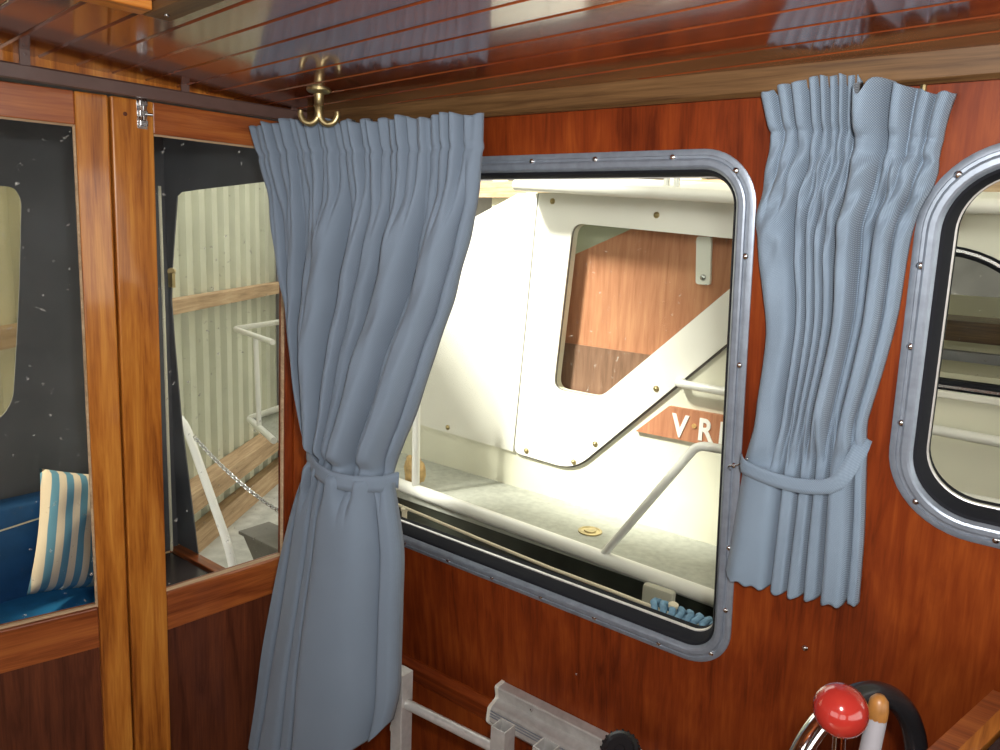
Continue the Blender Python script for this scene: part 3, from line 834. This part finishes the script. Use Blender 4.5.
obj('edge_board', cstrip(0.019, 0.034, 1.03, 1.054), 'mahogany_door', cn)
obj('instrument_panel', cstrip(0.036, 0.25, 1.03, 1.048), 'black_plastic', cn)
obj('instrument_bezel', ring(lambda o: rrect(0.0 + o, 0.10 - o, 0.90 + o, 1.0 - o, 0.012, 4), [(0, 1.048), (0, 1.053), (0.004, 1.056), (0.010, 1.053), (0.010, 1.048)]), 'aluminium', cn)

# ================================================================== COCKPIT BEHIND THE DOORS
# (world coordinates from here on)
HX, HY = -2.40, 1.30
HS = frame(Vector((0, HY, 0)), Vector((1, 0, 0)), Vector((0, 0, 1)), Vector((0, -1, 0)))     # side panel plane
HR = frame(Vector((HX, 0, 0)), Vector((0, 1, 0)), Vector((0, 0, 1)), Vector((1, 0, 0)))      # rear panel plane
hood = thing('cockpit_hood', 'dark grey canvas cockpit hood with clear windows behind the cabin doors', 'canvas hood', T(HX, 0, 0.45))
iv = hood.matrix_world.inverted() @ Matrix.Identity(4)
inv = T(HX, 0, 0.45).inverted()
side = [(-2.41, 0.488), (-2.41, 1.90), (-1.52, 1.90), (-1.52, 1.735), (-1.795, 1.717)] + [(-2.20, 1.692), (-2.30, 1.684), (-2.325, 1.672), (-2.335, 1.62), (-2.37, 1.45), (-2.383, 1.339), (-2.373, 1.2), (-2.345, 0.93), (-2.270, 0.488)]
obj('side_panel', plate(side, (), -0.002, 0.002), 'canvas_grey', hood, inv @ HS)
rwin = rpoly([(0.30, 1.68), (0.865, 1.668), (0.880, 1.634), (0.856, 1.356), (0.822, 1.07), (0.786, 1.018), (0.30, 0.99)], [0.05, 0.02, 0.02, 0.1, 0.03, 0.05, 0.05])
obj('rear_panel', plate([(-1.3, 0.47), (1.3, 0.47), (1.3, 1.90), (-1.3, 1.90)], [rwin], -0.002, 0.002), 'canvas_grey', hood, inv @ HR)
obj('rear_window', plate(rpoly([(0.29, 1.69), (0.875, 1.678), (0.89, 1.634), (0.866, 1.356), (0.832, 1.065), (0.79, 1.008), (0.29, 0.98)], 0.04), (), -0.004, -0.0025), 'vinyl_clear', hood, inv @ HR)
bm = B()
box(bm, -2.42, -1.53, -1.3, 1.31, 1.895, 1.905)
obj('roof_panel', bm, 'canvas_grey', hood, inv)
obj('side_panel', plate([(-2.41, 0.47), (-2.41, 1.90), (-1.52, 1.90), (-1.52, 0.47)], [rrect(-2.3, -1.65, 0.75, 1.7, 0.05)], -0.002, 0.002), 'canvas_grey', hood, inv @ frame(Vector((0, -1.3, 0)), Vector((1, 0, 0)), Vector((0, 0, 1)), Vector((0, -1, 0))))
obj('corner_pole', tube(B(), [(-2.372, 1.262, 0.48), (-2.362, 1.262, 1.70)], 0.005, 8), 'shed_cream', hood, inv, True, 40)
bm = B(); tube(bm, [(-2.345, 1.285, 1.435), (-2.335, 1.275, 1.435)], 0.012, 10); box(bm, -2.345, -2.32, 1.27, 1.28, 1.385, 1.43)
obj('turn_button', bm, 'brass', hood, inv)
# bench
bn = thing('cockpit_bench', 'blue upholstered cockpit bench behind the cabin doors', 'bench', T(-2.1, 0.3, -0.1))
ib = T(2.1, -0.3, 0.1)
obj('base', bbox(-2.37, -1.85, -1.1, 1.06, -0.1, 0.40), 'boat_white', bn, ib)
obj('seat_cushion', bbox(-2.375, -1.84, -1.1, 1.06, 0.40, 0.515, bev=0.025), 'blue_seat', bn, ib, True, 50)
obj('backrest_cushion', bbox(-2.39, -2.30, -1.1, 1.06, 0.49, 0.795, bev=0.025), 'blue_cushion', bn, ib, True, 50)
obj('piping', tube(B(), [(-2.298, 0.3, 0.690), (-2.297, 0.80, 0.735), (-2.298, 1.05, 0.755)], 0.0025, 6), 'rope_cream', bn, ib)
# pillow
pw = bmesh.new()
n_ = 24; gg = {}
for sd_ in (1, -1):
    for i in range(n_ + 1):
        for j in range(n_ + 1):
            u, v = 2 * i / n_ - 1, 2 * j / n_ - 1
            edge = (i in (0, n_)) or (j in (0, n_))
            if sd_ < 0 and edge: gg[(sd_, i, j)] = gg[(1, i, j)]; continue
            th = 0.075 * ((1 - u ** 4) * (1 - v ** 4)) ** 0.5
            pin = 1 - 0.07 * (1 - u * u) * abs(v) ** 3 ; pin2 = 1 - 0.07 * (1 - v * v) * abs(u) ** 3
            gg[(sd_, i, j)] = pw.verts.new((u * 0.172 * pin2, v * 0.172 * pin, sd_ * (th + (0.007 * math.sin(5 * u + 3 * v) + 0.004 * math.sin(9 * u - 7 * v)) * (1 - u * u) * (1 - v * v))))
for sd_ in (1, -1):
    for i in range(n_):
        for j in range(n_):
            try: pw.faces.new((gg[(sd_, i, j)], gg[(sd_, i + 1, j)], gg[(sd_, i + 1, j + 1)], gg[(sd_, i, j + 1)]))
            except ValueError: pass
pm = frame(Vector((-2.205, 0.965, 0.672)), Vector((0.10, 0.99, -0.03)).normalized(), Vector((-0.30, 0.05, 0.95)).normalized(), Vector((1, 0, 0)))
xx = Vector((0.08, 0.996, 0.0)).normalized(); zz = Vector((0.94, -0.0755, 0.33)).normalized(); yy = zz.cross(xx).normalized()
po = obj('striped_pillow', pw, 'pillow_stripe', None, frame(Vector((-2.195, 0.952, 0.696)), xx, yy, zz) @ Matrix.Rotation(math.radians(-14), 4, 'Z'), True)
tag(po, 'blue and cream striped pillow leaning on the blue cockpit bench', 'pillow')
# dark locker top and coaming
lk = thing('cockpit_locker', 'dark glossy locker top with a reddish wooden edge beside the blue bench', 'locker', T(-2.0, 1.2, -0.1))
il = T(2.0, -1.2, 0.1)
obj('body', bbox(-2.37, -1.60, 1.085, 1.26, -0.1, 0.455), 'locker_dark', lk, il)
obj('lid', bbox(-2.375, -1.59, 1.082, 1.262, 0.455, 0.475, bev=0.003), 'locker_dark', lk, il)
obj('edge_strip', bbox(-2.39, -1.58, 1.263, 1.305, 0.30, 0.486, bev=0.004), 'mahogany_rail', lk, il)
cf = obj('floor_cockpit', bbox(-2.42, -1.53, -1.3, 1.30, -0.13, -0.10), 'teak_floor')
tag(cf, 'cockpit floor behind the cabin doors', 'floor', None, 'structure')

# ================================================================== SHED, QUAY AND WATER
QZ = -0.2
SHD = Vector((-0.557, 0.83, 0)).normalized(); SHN = Vector((SHD.y, -SHD.x, 0))        # runs away from us; normal to the boats
SH = frame(Vector((-4.194, 2.7045, QZ)), SHD, Vector((0, 0, 1)), SHN)
q_ = obj('quay', plate([(-2.6, 0.2), (-9, 0.2), (-9, 9), (-4.2, 9), (-2.95, 2.5), (-2.5, 1.5)], (), QZ - 0.15, QZ), 'concrete')
tag(q_, 'pale concrete quay between the boats and the shed wall', 'quay', None, 'structure')
wt = obj('water', bbox(-12, 8, -6, 12, -0.62, -0.60), 'water')
tag(wt, 'dark water between the two boats', 'water', None, 'structure')
bm = B()
pit = 0.155; x = -2.45; rows_ = []
while x < 5.5:
    rows_ += [(x, 0), (x + pit * 0.32, 0), (x + pit * 0.45, 0.030), (x + pit * 0.87, 0.030)]
    x += pit
a = [bm.verts.new((x, 0.0, z)) for x, z in rows_]; b = [bm.verts.new((x, 3.1, z)) for x, z in rows_]
for i in range(len(a) - 1): bm.faces.new((a[i], a[i + 1], b[i + 1], b[i]))
sh = obj('shed_wall_corrugated', bm, 'corrugated', None, SH)
tag(sh, 'pale green corrugated shed wall along the quay', 'shed wall', None, 'structure')
md = sh.modifiers.new('thickness', 'SOLIDIFY'); md.thickness = 0.004
o = obj('shed_rail', bbox(-2.4, 5.4, 1.335, 1.405, 0.032, 0.10), 'shed_timber', None, SH)
tag(o, 'timber rail running across the corrugated wall at mid height', 'timber')
o = obj('kerb_timber', bbox(-2.4, 5.4, 0.29, 0.40, 0.032, 0.16), 'shed_timber', None, SH)
tag(o, 'upper timber plank along the foot of the corrugated wall', 'timber')
o = obj('kerb_timber', bbox(-2.4, 5.4, 0.0, 0.135, 0.032, 0.10), 'shed_timber', None, SH)
tag(o, 'lower timber plank lying on the concrete quay by the wall', 'timber')
bm = B()
box(bm, 0.60, 0.61, 0, 3.1, 0.03, 0.2); box(bm, 0.60, 0.78, 0, 3.1, 0.19, 0.2); box(bm, 0.60, 0.78, 0, 3.1, 0.03, 0.04)
o = obj('steel_column', bm, 'steel_post', None, SH)
tag(o, 'grey steel column standing against the corrugated wall', 'column')
# far shed side
far = obj('shed_wall_far', bbox(-14, 6, 8.0, 8.1, QZ - 0.4, 5.0), 'shed_grey')
tag(far, 'dim grey far wall of the boat shed', 'shed wall', None, 'structure')
for x0, x1 in ((-7.4, -7.1), (-6.35, -6.1), (-5.5, -5.35), (-3.9, -3.5), (-2.4, -2.25)):
    obj('post', bbox(x0, x1, 7.86, 7.995, -0.2, 4.0), 'shed_cream', far)
obj('beam', bbox(-9, 4, 7.77, 7.855, 2.05, 2.25), 'shed_timber', far)
for x0, x1 in ((-5.33, -3.92), (-3.48, -2.42), (-2.23, 2.0)): obj('cladding_board', bbox(x0, x1, 7.95, 7.995, 2.28, 3.6), 'shed_cream', far)
rf = obj('shade_roof', plate([(-2.55, -3.0), (6, -3.0), (6, 8.0), (-2.55, 8.0)], (), 4.0, 4.06), 'shed_cream')  # unseen roof added for shade, edge placed to darken the motor boat's right
tag(rf, 'unseen cream roof over the boats, added to shade the motor boat', 'roof', None, 'structure')

# ---- white tubular platform, steel box, handrail, chain
pl = thing('tubular_platform', 'white tubular railing with a small platform on the quay', 'railing', T(-3.2, 2.3, QZ))
ip = T(3.2, -2.3, -QZ)
obj('post', tube(B(), [(-3.165, 2.32, 0.50), (-3.157, 2.32, 1.40), (-3.157, 2.32, 1.428)], [0.024, 0.024, 0.015], 14), 'boat_paint', pl, ip, True, 40)
obj('upper_rail', tube(B(), bend([(-3.16, 2.32, 1.125), (-3.585, 2.30, 1.040), (-3.05, 2.16, 1.045)], 0.03), 0.014, 12), 'boat_paint', pl, ip, True, 40)
obj('lower_rail', tube(B(), bend([(-3.165, 2.32, 0.69), (-3.47, 2.30, 0.570), (-3.05, 2.16, 0.56)], 0.03), 0.017, 12), 'boat_paint', pl, ip, True, 40)
obj('upright', tube(B(), [(-3.30, 2.235, 1.04), (-3.28, 2.235, 0.57)], 0.013, 12), 'boat_paint', pl, ip, True, 40)
bm = B()
tp = [(-3.46, 2.30, 0.57), (-3.17, 2.33, 0.68), (-3.02, 2.33, 0.68), (-3.02, 2.17, 0.56)]
a = [bm.verts.new(p) for p in tp]; b = [bm.verts.new((p[0], p[1], p[2] - 0.012)) for p in tp]
bm.faces.new(a); bm.faces.new(b[::-1])
for i in range(4): bm.faces.new((a[i], a[(i + 1) % 4], b[(i + 1) % 4], b[i]))
obj('platform_plate', bm, 'deck_grey', pl, ip)
bm = B()
t1 = [(-3.20, 2.30), (-3.02, 2.30), (-3.02, 2.40), (-3.20, 2.40)]; t2 = [(-3.12, 2.32), (-3.02, 2.32), (-3.02, 2.40), (-3.12, 2.40)]
a = [bm.verts.new((x, y, 0.56)) for x, y in t1]; b = [bm.verts.new((x, y, QZ)) for x, y in t2]
bm.faces.new(a); bm.faces.new(b[::-1])
for i in range(4): bm.faces.new((a[i], a[(i + 1) % 4], b[(i + 1) % 4], b[i]))
obj('support', bm, 'box_grey', pl, ip)
bx = thing('steel_box', 'grey tapered steel box standing on the concrete quay', 'box', T(-3.12, 2.22, QZ))
bm = B()
t1 = [(-0.15, -0.10), (0.20, -0.10), (0.20, 0.06), (-0.15, 0.06)]; t2 = [(-0.05, -0.06), (0.16, -0.06), (0.16, 0.04), (-0.05, 0.04)]
a = [bm.verts.new((x, y, 0.225)) for x, y in t1]; b = [bm.verts.new((x, y, 0.0)) for x, y in t2]
bm.faces.new(a); bm.faces.new(b[::-1])
for i in range(4): bm.faces.new((a[i], a[(i + 1) % 4], b[(i + 1) % 4], b[i]))
obj('body', bm, 'box_grey', bx)
obj('lid', bbox(-0.165, 0.21, -0.115, 0.07, 0.225, 0.243, bev=0.003), 'box_grey', bx)
hr = obj('white_handrail', tube(B(), bend([(-2.95, 1.56, 0.830), (-2.80, 1.56, 0.812), (-2.49, 1.56, 0.345), (-2.36, 1.56, QZ)], 0.09, 8), 0.0165, 14), 'boat_paint', None, None, True, 40)
tag(hr, 'bent white tube handrail with a chain hooked on it', 'handrail')
def chain_pts(n):
    p0 = Vector((-2.70, 1.545, 0.765)); p1 = Vector((-1.95, 1.53, 0.60)); out = []
    for i in range(n):
        t = i / (n - 1); p = p0.lerp(p1, t); p.z -= 0.09 * 4 * t * (1 - t) * 0.45
        out.append(p)
    return out
bm = B(); cp = chain_pts(54)
for i in range(len(cp) - 1):
    c = (cp[i] + cp[i + 1]) / 2; d = (cp[i + 1] - cp[i]); ln = d.length * 0.75; d.normalize()
    s_ = d.cross(Vector((0, 0, 1))).normalized() if i % 2 else d.cross(Vector((0, 1, 0))).normalized()
    lp = [c + d * ln * math.cos(a) + s_ * 0.0075 * math.sin(a) for a in [2 * PI * k_ / 10 for k_ in range(11)]]
    tube(bm, lp, 0.0022, 5, False)
ch = obj('chain', bm, 'steel', None, None, True)
tag(ch, 'thin steel chain hanging from the bent white handrail', 'chain')
stn = obj('mooring_post', tube(B(), [(-1.93, 1.53, QZ - 0.4), (-1.93, 1.53, 0.66)], 0.02, 12), 'steel', None, None, True, 40)
tag(stn, 'steel mooring post holding the far end of the chain', 'post')

# ---- own side deck with rope and posts
sdk = obj('side_deck', bbox(-1.62, 2.0, 1.30, 1.612, 0.60, 0.684), 'deck_dark')
tag(sdk, 'narrow dark side deck under the big window', 'deck', None, 'structure')
hl = obj('hull_side', bbox(-1.6, 2.0, 1.40, 1.62, -0.7, 0.60), 'hull_black')
tag(hl, 'black hull side below the narrow side deck', 'hull', None, 'structure')
rp = obj('guard_rope', tube(B(), [Vector((-1.95, 1.6, 0.775)), Vector((-1.59, 1.6, 0.752)), Vector((-1.3, 1.6, 0.738)), Vector((-1.05, 1.6, 0.728)), Vector((-0.85, 1.6, 0.726)), Vector((-0.70, 1.6, 0.722)), Vector((-0.2, 1.6, 0.70))], 0.0048, 8), 'rope_cream', None, None, True)
tag(rp, 'thin cream rope strung along the side deck under the window', 'rope')
for x, lb in ((-1.592, 'short cream rope post beside the corner curtain'), (-0.687, 'short cream rope post among the blue rope')):
    t = thing('rope_post', lb, 'post', T(x, 1.6, 0.684), 'rope posts on the side deck')
    obj('shaft', tube(B(), [(0, 0, -0.005), (0, 0, 0.066)], 0.0085, 10), 'rope_cream', t, None, True, 40)
    obj('cap', lathe(B(), [(0.012, 0.058), (0.012, 0.066), (0.006, 0.070), (0, 0.0705)], 12), 'rope_cream', t, None, True, 40)
bm = B(); hp = []
for i in range(150):
    a = i * 0.42; x = -0.735 + 0.215 * i / 150
    hp.append((x + 0.006 * math.sin(3.1 * a), 1.595 + 0.028 * math.cos(a), 0.717 + 0.024 * math.sin(a)))
tube(bm, hp, 0.0085, 8)
br = obj('blue_rope', bm, 'rope_blue', None, None, True); tag(br, 'blue rope wound round the guard rope by the post', 'rope')

# ================================================================== NEIGHBOUR BOAT
bt_ = thing('motor_boat', 'white and cream motor boat with brown name board moored alongside', 'boat', T(-1.0, 2.6, -0.5))
ibt = T(1.0, -2.6, 0.5)
IB = ibt @ BW
DZ = 0.51
obj('hull', plate([(-2.7, -0.7), (2.0, -0.7), (2.0, DZ - 0.02), (-2.7, DZ + 0.0)], (), -0.05, 0.0), 'hull_black', bt_, ibt @ frame(Vector((0, 2.21, 0)), Vector((1, 0, 0)), Vector((0, 0, 1)), Vector((0, -1, 0))))
obj('deck', bbox(-2.7, 2.0, 2.20, 2.60, DZ - 0.04, DZ), 'deck_grey', bt_, ibt)
obj('rub_rail', tube(B(), [(-2.7, 2.2, 0.541), (-2.25, 2.2, 0.529), (-1.4, 2.2, 0.509), (-0.8, 2.2, 0.496), (2.0, 2.2, 0.45)], 0.027, 14), 'boat_paint', bt_, ibt, True, 40)
# cabin side with two openings
win_b = rpoly([(-1.66, 1.652), (-0.835, 1.607), (-1.484, 0.979), (-1.706, 0.980)], [0.05, 0.03, 0.05, 0.05], 6)
W3 = [(-0.60, 1.20), (0.13, 1.20), (-0.235, 1.625), (-0.60, 1.625)]
def inset(pts, o):
    n = len(pts); P = [Vector(p) for p in pts]; out = []
    for i in range(n):
        d1 = (P[i] - P[i - 1]).normalized(); d2 = (P[(i + 1) % n] - P[i]).normalized()
        n1 = Vector((-d1.y, d1.x)); n2 = Vector((-d2.y, d2.x))
        out.append(P[i] + (n1 + n2) * (o / (1 + n1.dot(n2))))
    return out
def w3l(o): return rpoly(inset(W3, o), [max(r - o, 0.02) for r in (0.08, 0.08, 0.17, 0.08)], 8)
obj('cabin_side', plate([(-2.7, DZ), (2.0, DZ - 0.02), (2.0, 1.745), (-1.90, 1.77), (-2.7, 1.425)], [win_b, w3l(0.015)], -0.03, 0.0), 'boat_cream', bt_, IB)
obj('cladding_panel', plate([(-1.898, 0.670), (-2.7, 0.690), (-2.7, 1.43), (-1.935, 1.765), (-1.836, 1.765)], (), 0.0, 0.016), 'boat_white', bt_, IB)
cl = rpoly([(-1.891, 0.668), (-1.585, 0.660), (-0.50, 1.752), (-1.829, 1.765)], [0.03, 0.09, 0.02, 0.005], 6)
obj('cladding_panel', plate(cl, [win_b], 0.0, 0.018), 'boat_white', bt_, IB)
# dark seam lines: gaps under the panel edge
clo = rpoly([(-1.897, 0.663), (-1.580, 0.654), (-0.49, 1.752), (-1.835, 1.765)], [0.03, 0.09, 0.02, 0.005], 6)
obj('panel_gasket', plate(clo, [win_b], 0.0005, 0.012), 'seam_dark', bt_, IB)
s0 = None
for (px, pz) in ((-1.825, 0.69), (-1.585, 0.694), (-1.49, 0.79), (-1.245, 1.055), (-2.28, 0.705), (-1.76, 1.735), (-1.3, 1.69)):
    if s0 is None: s0 = obj('bolt', lathe(B(), [(0.012, 0), (0.012, 0.003), (0.007, 0.004), (0.007, 0.008), (0, 0.009)], 10), 'brass', bt_, IB @ T(px, pz, 0.017), True, ) 
    else: instance(s0, bt_, IB @ T(px, pz, 0.017))
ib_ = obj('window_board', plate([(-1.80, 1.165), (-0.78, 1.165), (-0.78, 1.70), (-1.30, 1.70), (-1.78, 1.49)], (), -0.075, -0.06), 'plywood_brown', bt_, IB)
obj('window_board', plate([(-1.80, 0.90), (-0.78, 0.90), (-0.78, 1.166), (-1.80, 1.166)], (), -0.07, -0.052), 'plywood_dark', bt_, IB)
obj('window_backing', plate([(-1.82, 0.88), (-0.76, 0.88), (-0.76, 1.72), (-1.82, 1.72)], (), -0.11, -0.10), 'pale_green', bt_, IB)
obj('window_catch', plate(rpoly([(-1.168, 1.62), (-1.112, 1.62), (-1.100, 1.45), (-1.155, 1.45)], 0.012), (), -0.058, -0.045), 'boat_white', bt_, IB)
obj('catch_screw', lathe(B(), [(0.012, 0), (0.010, 0.004), (0, 0.006)], 10), 'steel', bt_, IB @ T(-1.129, 1.475, -0.045), True)
obj('window_pane', plate(win_b, (), 0.004, 0.007), 'glass_dusty', bt_, IB)
nb = obj('name_board', plate([(-1.318, 0.877), (-1.189, 0.998), (-0.55, 1.005), (-0.55, 0.888)], (), 0.0, 0.018), 'plywood_brown', bt_, IB)
def letters(txt, size, x, y, mat, sx=1.0):
    cu = bpy.data.curves.new('lettering', 'FONT'); cu.body = txt; cu.size = size; cu.extrude = 0.002; cu.offset = 0.0028
    tmp = bpy.data.objects.new('lettering', cu); COL.objects.link(tmp)
    bpy.context.view_layer.update()
    me = bpy.data.meshes.new_from_object(tmp.evaluated_get(bpy.context.evaluated_depsgraph_get()))
    bpy.data.objects.remove(tmp)
    me.materials.clear(); me.materials.append(MATS[mat])
    o = bpy.data.objects.new('letter', me); COL.objects.link(o); o.parent = nb
    o.matrix_local = T(x, y, 0.020) @ Matrix.Diagonal((sx, 1, 1, 1))
    return o
letters('V', 0.118, -1.168, 0.893, 'letter_white', 0.85)
letters('R', 0.112, -1.068, 0.898, 'letter_white', 0.85)
letters('I', 0.110, -0.990, 0.900, 'letter_white', 0.9)
obj('letter_dot', lathe(B(), [(0.009, 0), (0.009, 0.004), (0, 0.005)], 12), 'letter_dot', nb, T(-1.083, 0.943, 0.018))
# rails
hr_ = obj('handrail', tube(B(), bend([(-1.146, 2.575, 1.098), (-1.146, 2.52, 1.098), (-0.3, 2.52, 1.085), (1.6, 2.52, 1.05)], 0.02), 0.015, 12), 'boat_paint', bt_, ibt, True, 40)
obj('boarding_rail', tube(B(), bend([(-1.22, 2.2, 0.515), (-0.915, 2.2, 0.977), (-0.60, 2.2, 0.990), (1.6, 2.3, 0.96)], 0.03), 0.0145, 12), 'boat_paint', bt_, ibt, True, 40)
obj('stanchion', tube(B(), [(-2.126, 2.2, 0.53), (-2.138, 2.2, 1.15)], 0.0165, 12), 'boat_paint', bt_, ibt, True, 40)
obj('guard_rail', tube(B(), [(-2.7, 2.2, 1.17), (-2.138, 2.2, 1.15), (-2.12, 2.2, 1.12)], 0.0165, 12), 'boat_paint', bt_, ibt, True, 40)
fc = obj('filler_cap', lathe(B(), [(0.045, 0), (0.045, 0.005), (0.036, 0.006), (0.034, 0.004), (0.024, 0.004), (0.022, 0.008), (0.0, 0.008)], 24), 'brass', bt_, ibt @ T(-1.373, 2.367, DZ), True, 40)
obj('fender_flap', bbox(-1.03, -0.92, 2.13, 2.165, 0.34, 0.50, bev=0.012), 'fender_grey', bt_, ibt, True, 40)
# roof
bm = B()
rx = [(-1.86, 1.790), (-1.0, 1.750), (-0.37, 1.730), (2.0, 1.70)]
vt = []
for x, z in rx: vt.append([bm.verts.new((x, y, z + dz)) for y, dz in ((2.44, -0.012), (2.44, 0.02), (3.4, 0.10), (4.3, 0.02), (4.3, -0.01), (3.4, 0.06))])
for i in range(3):
    for k_ in range(6): bm.faces.new((vt[i][k_], vt[i][(k_ + 1) % 6], vt[i + 1][(k_ + 1) % 6], vt[i + 1][k_]))
bm.faces.new(vt[0][::-1]); bm.faces.new(vt[-1])
obj('roof', bm, 'boat_white', bt_, ibt)
obj('roof_edge', tube(B(), [(-1.853, 2.425, 1.788), (-1.845, 2.425, 1.788), (-0.97, 2.425, 1.747), (-0.37, 2.425, 1.728), (2.0, 2.425, 1.70)], [0.012, 0.021, 0.021, 0.021, 0.021], 14), 'boat_white', bt_, ibt, True, 40)
for x in (-1.78, -1.30, -1.26, -0.62): obj('roof_rail_post', tube(B(), [(x, 2.62, 1.74), (x, 2.62, 1.95)], 0.012, 10), 'boat_paint', bt_, ibt, True, 40)
obj('roof_rail', tube(B(), [(-1.82, 2.62, 1.95), (1.6, 2.62, 1.90)], 0.014, 10), 'boat_paint', bt_, ibt, True, 40)
# second cabin window and what shows through it
obj('window_frame', ring(w3l, [(0, 0.0), (0, 0.012), (0.006, 0.018), (0.022, 0.018), (0.030, 0.010), (0.030, -0.035), (0.015, -0.035), (0.015, 0.0)]), 'rubber', bt_, IB, True, 40)
obj('window_chrome', ring(w3l, [(0.008, 0.017), (0.008, 0.021), (0.016, 0.021), (0.016, 0.017)]), 'steel', bt_, IB)
obj('window_pane', plate(w3l(0.02), (), -0.012, -0.008), 'glass_dusty', bt_, IB)
obj('window_sill', bbox(-0.62, 0.8, 1.178, 1.200, 0.0, 0.03, bev=0.004), 'boat_white', bt_, IB)
obj('cabin_far_side', plate([(-2.6, DZ), (2.0, DZ), (2.0, 1.75), (-2.6, 1.75)], [rrect(-0.9, 0.6, 1.42, 1.66, 0.05), rrect(-2.3, -1.2, 1.3, 1.66, 0.05)], -0.02, 0.0), 'headliner', bt_, ibt @ frame(Vector((0, 3.9, 0)), Vector((1, 0, 0)), Vector((0, 0, 1)), Vector((0, -1, 0))))
obj('inner_shelf', bbox(-0.75, 1.4, 3.2, 3.5, 1.285, 1.36), 'walnut_trim', bt_, ibt)
obj('inner_rail', bbox(-0.75, 1.4, 3.05, 3.1, 1.205, 1.265), 'steel_post', bt_, ibt)
obj('inner_counter', bbox(-0.72, 1.4, 2.72, 3.0, 1.13, 1.205), 'plywood_brown', bt_, ibt)
obj('inner_counter', bbox(-0.74, 1.4, 2.70, 3.02, 1.206, 1.235), 'headliner', bt_, ibt)
rg = B()
bmesh.ops.create_icosphere(rg, subdivisions=3, radius=1, matrix=Matrix.Identity(4))
for v in rg.verts:
    n = v.co.copy(); f = 1 + 0.25 * math.sin(7 * n.x + 3 * n.z) * math.cos(5 * n.y - 4 * n.z)
    v.co = Vector((n.x * 0.052 * f, n.y * 0.035 * f, n.z * 0.072 * f * (1.15 if n.z < 0 else 0.8)))
o = obj('tan_rag', rg, 'rag_tan', None, T(-2.20, 2.262, 0.592), True); tag(o, 'crumpled tan cloth on the boat rail beside the corner curtain', 'cloth')
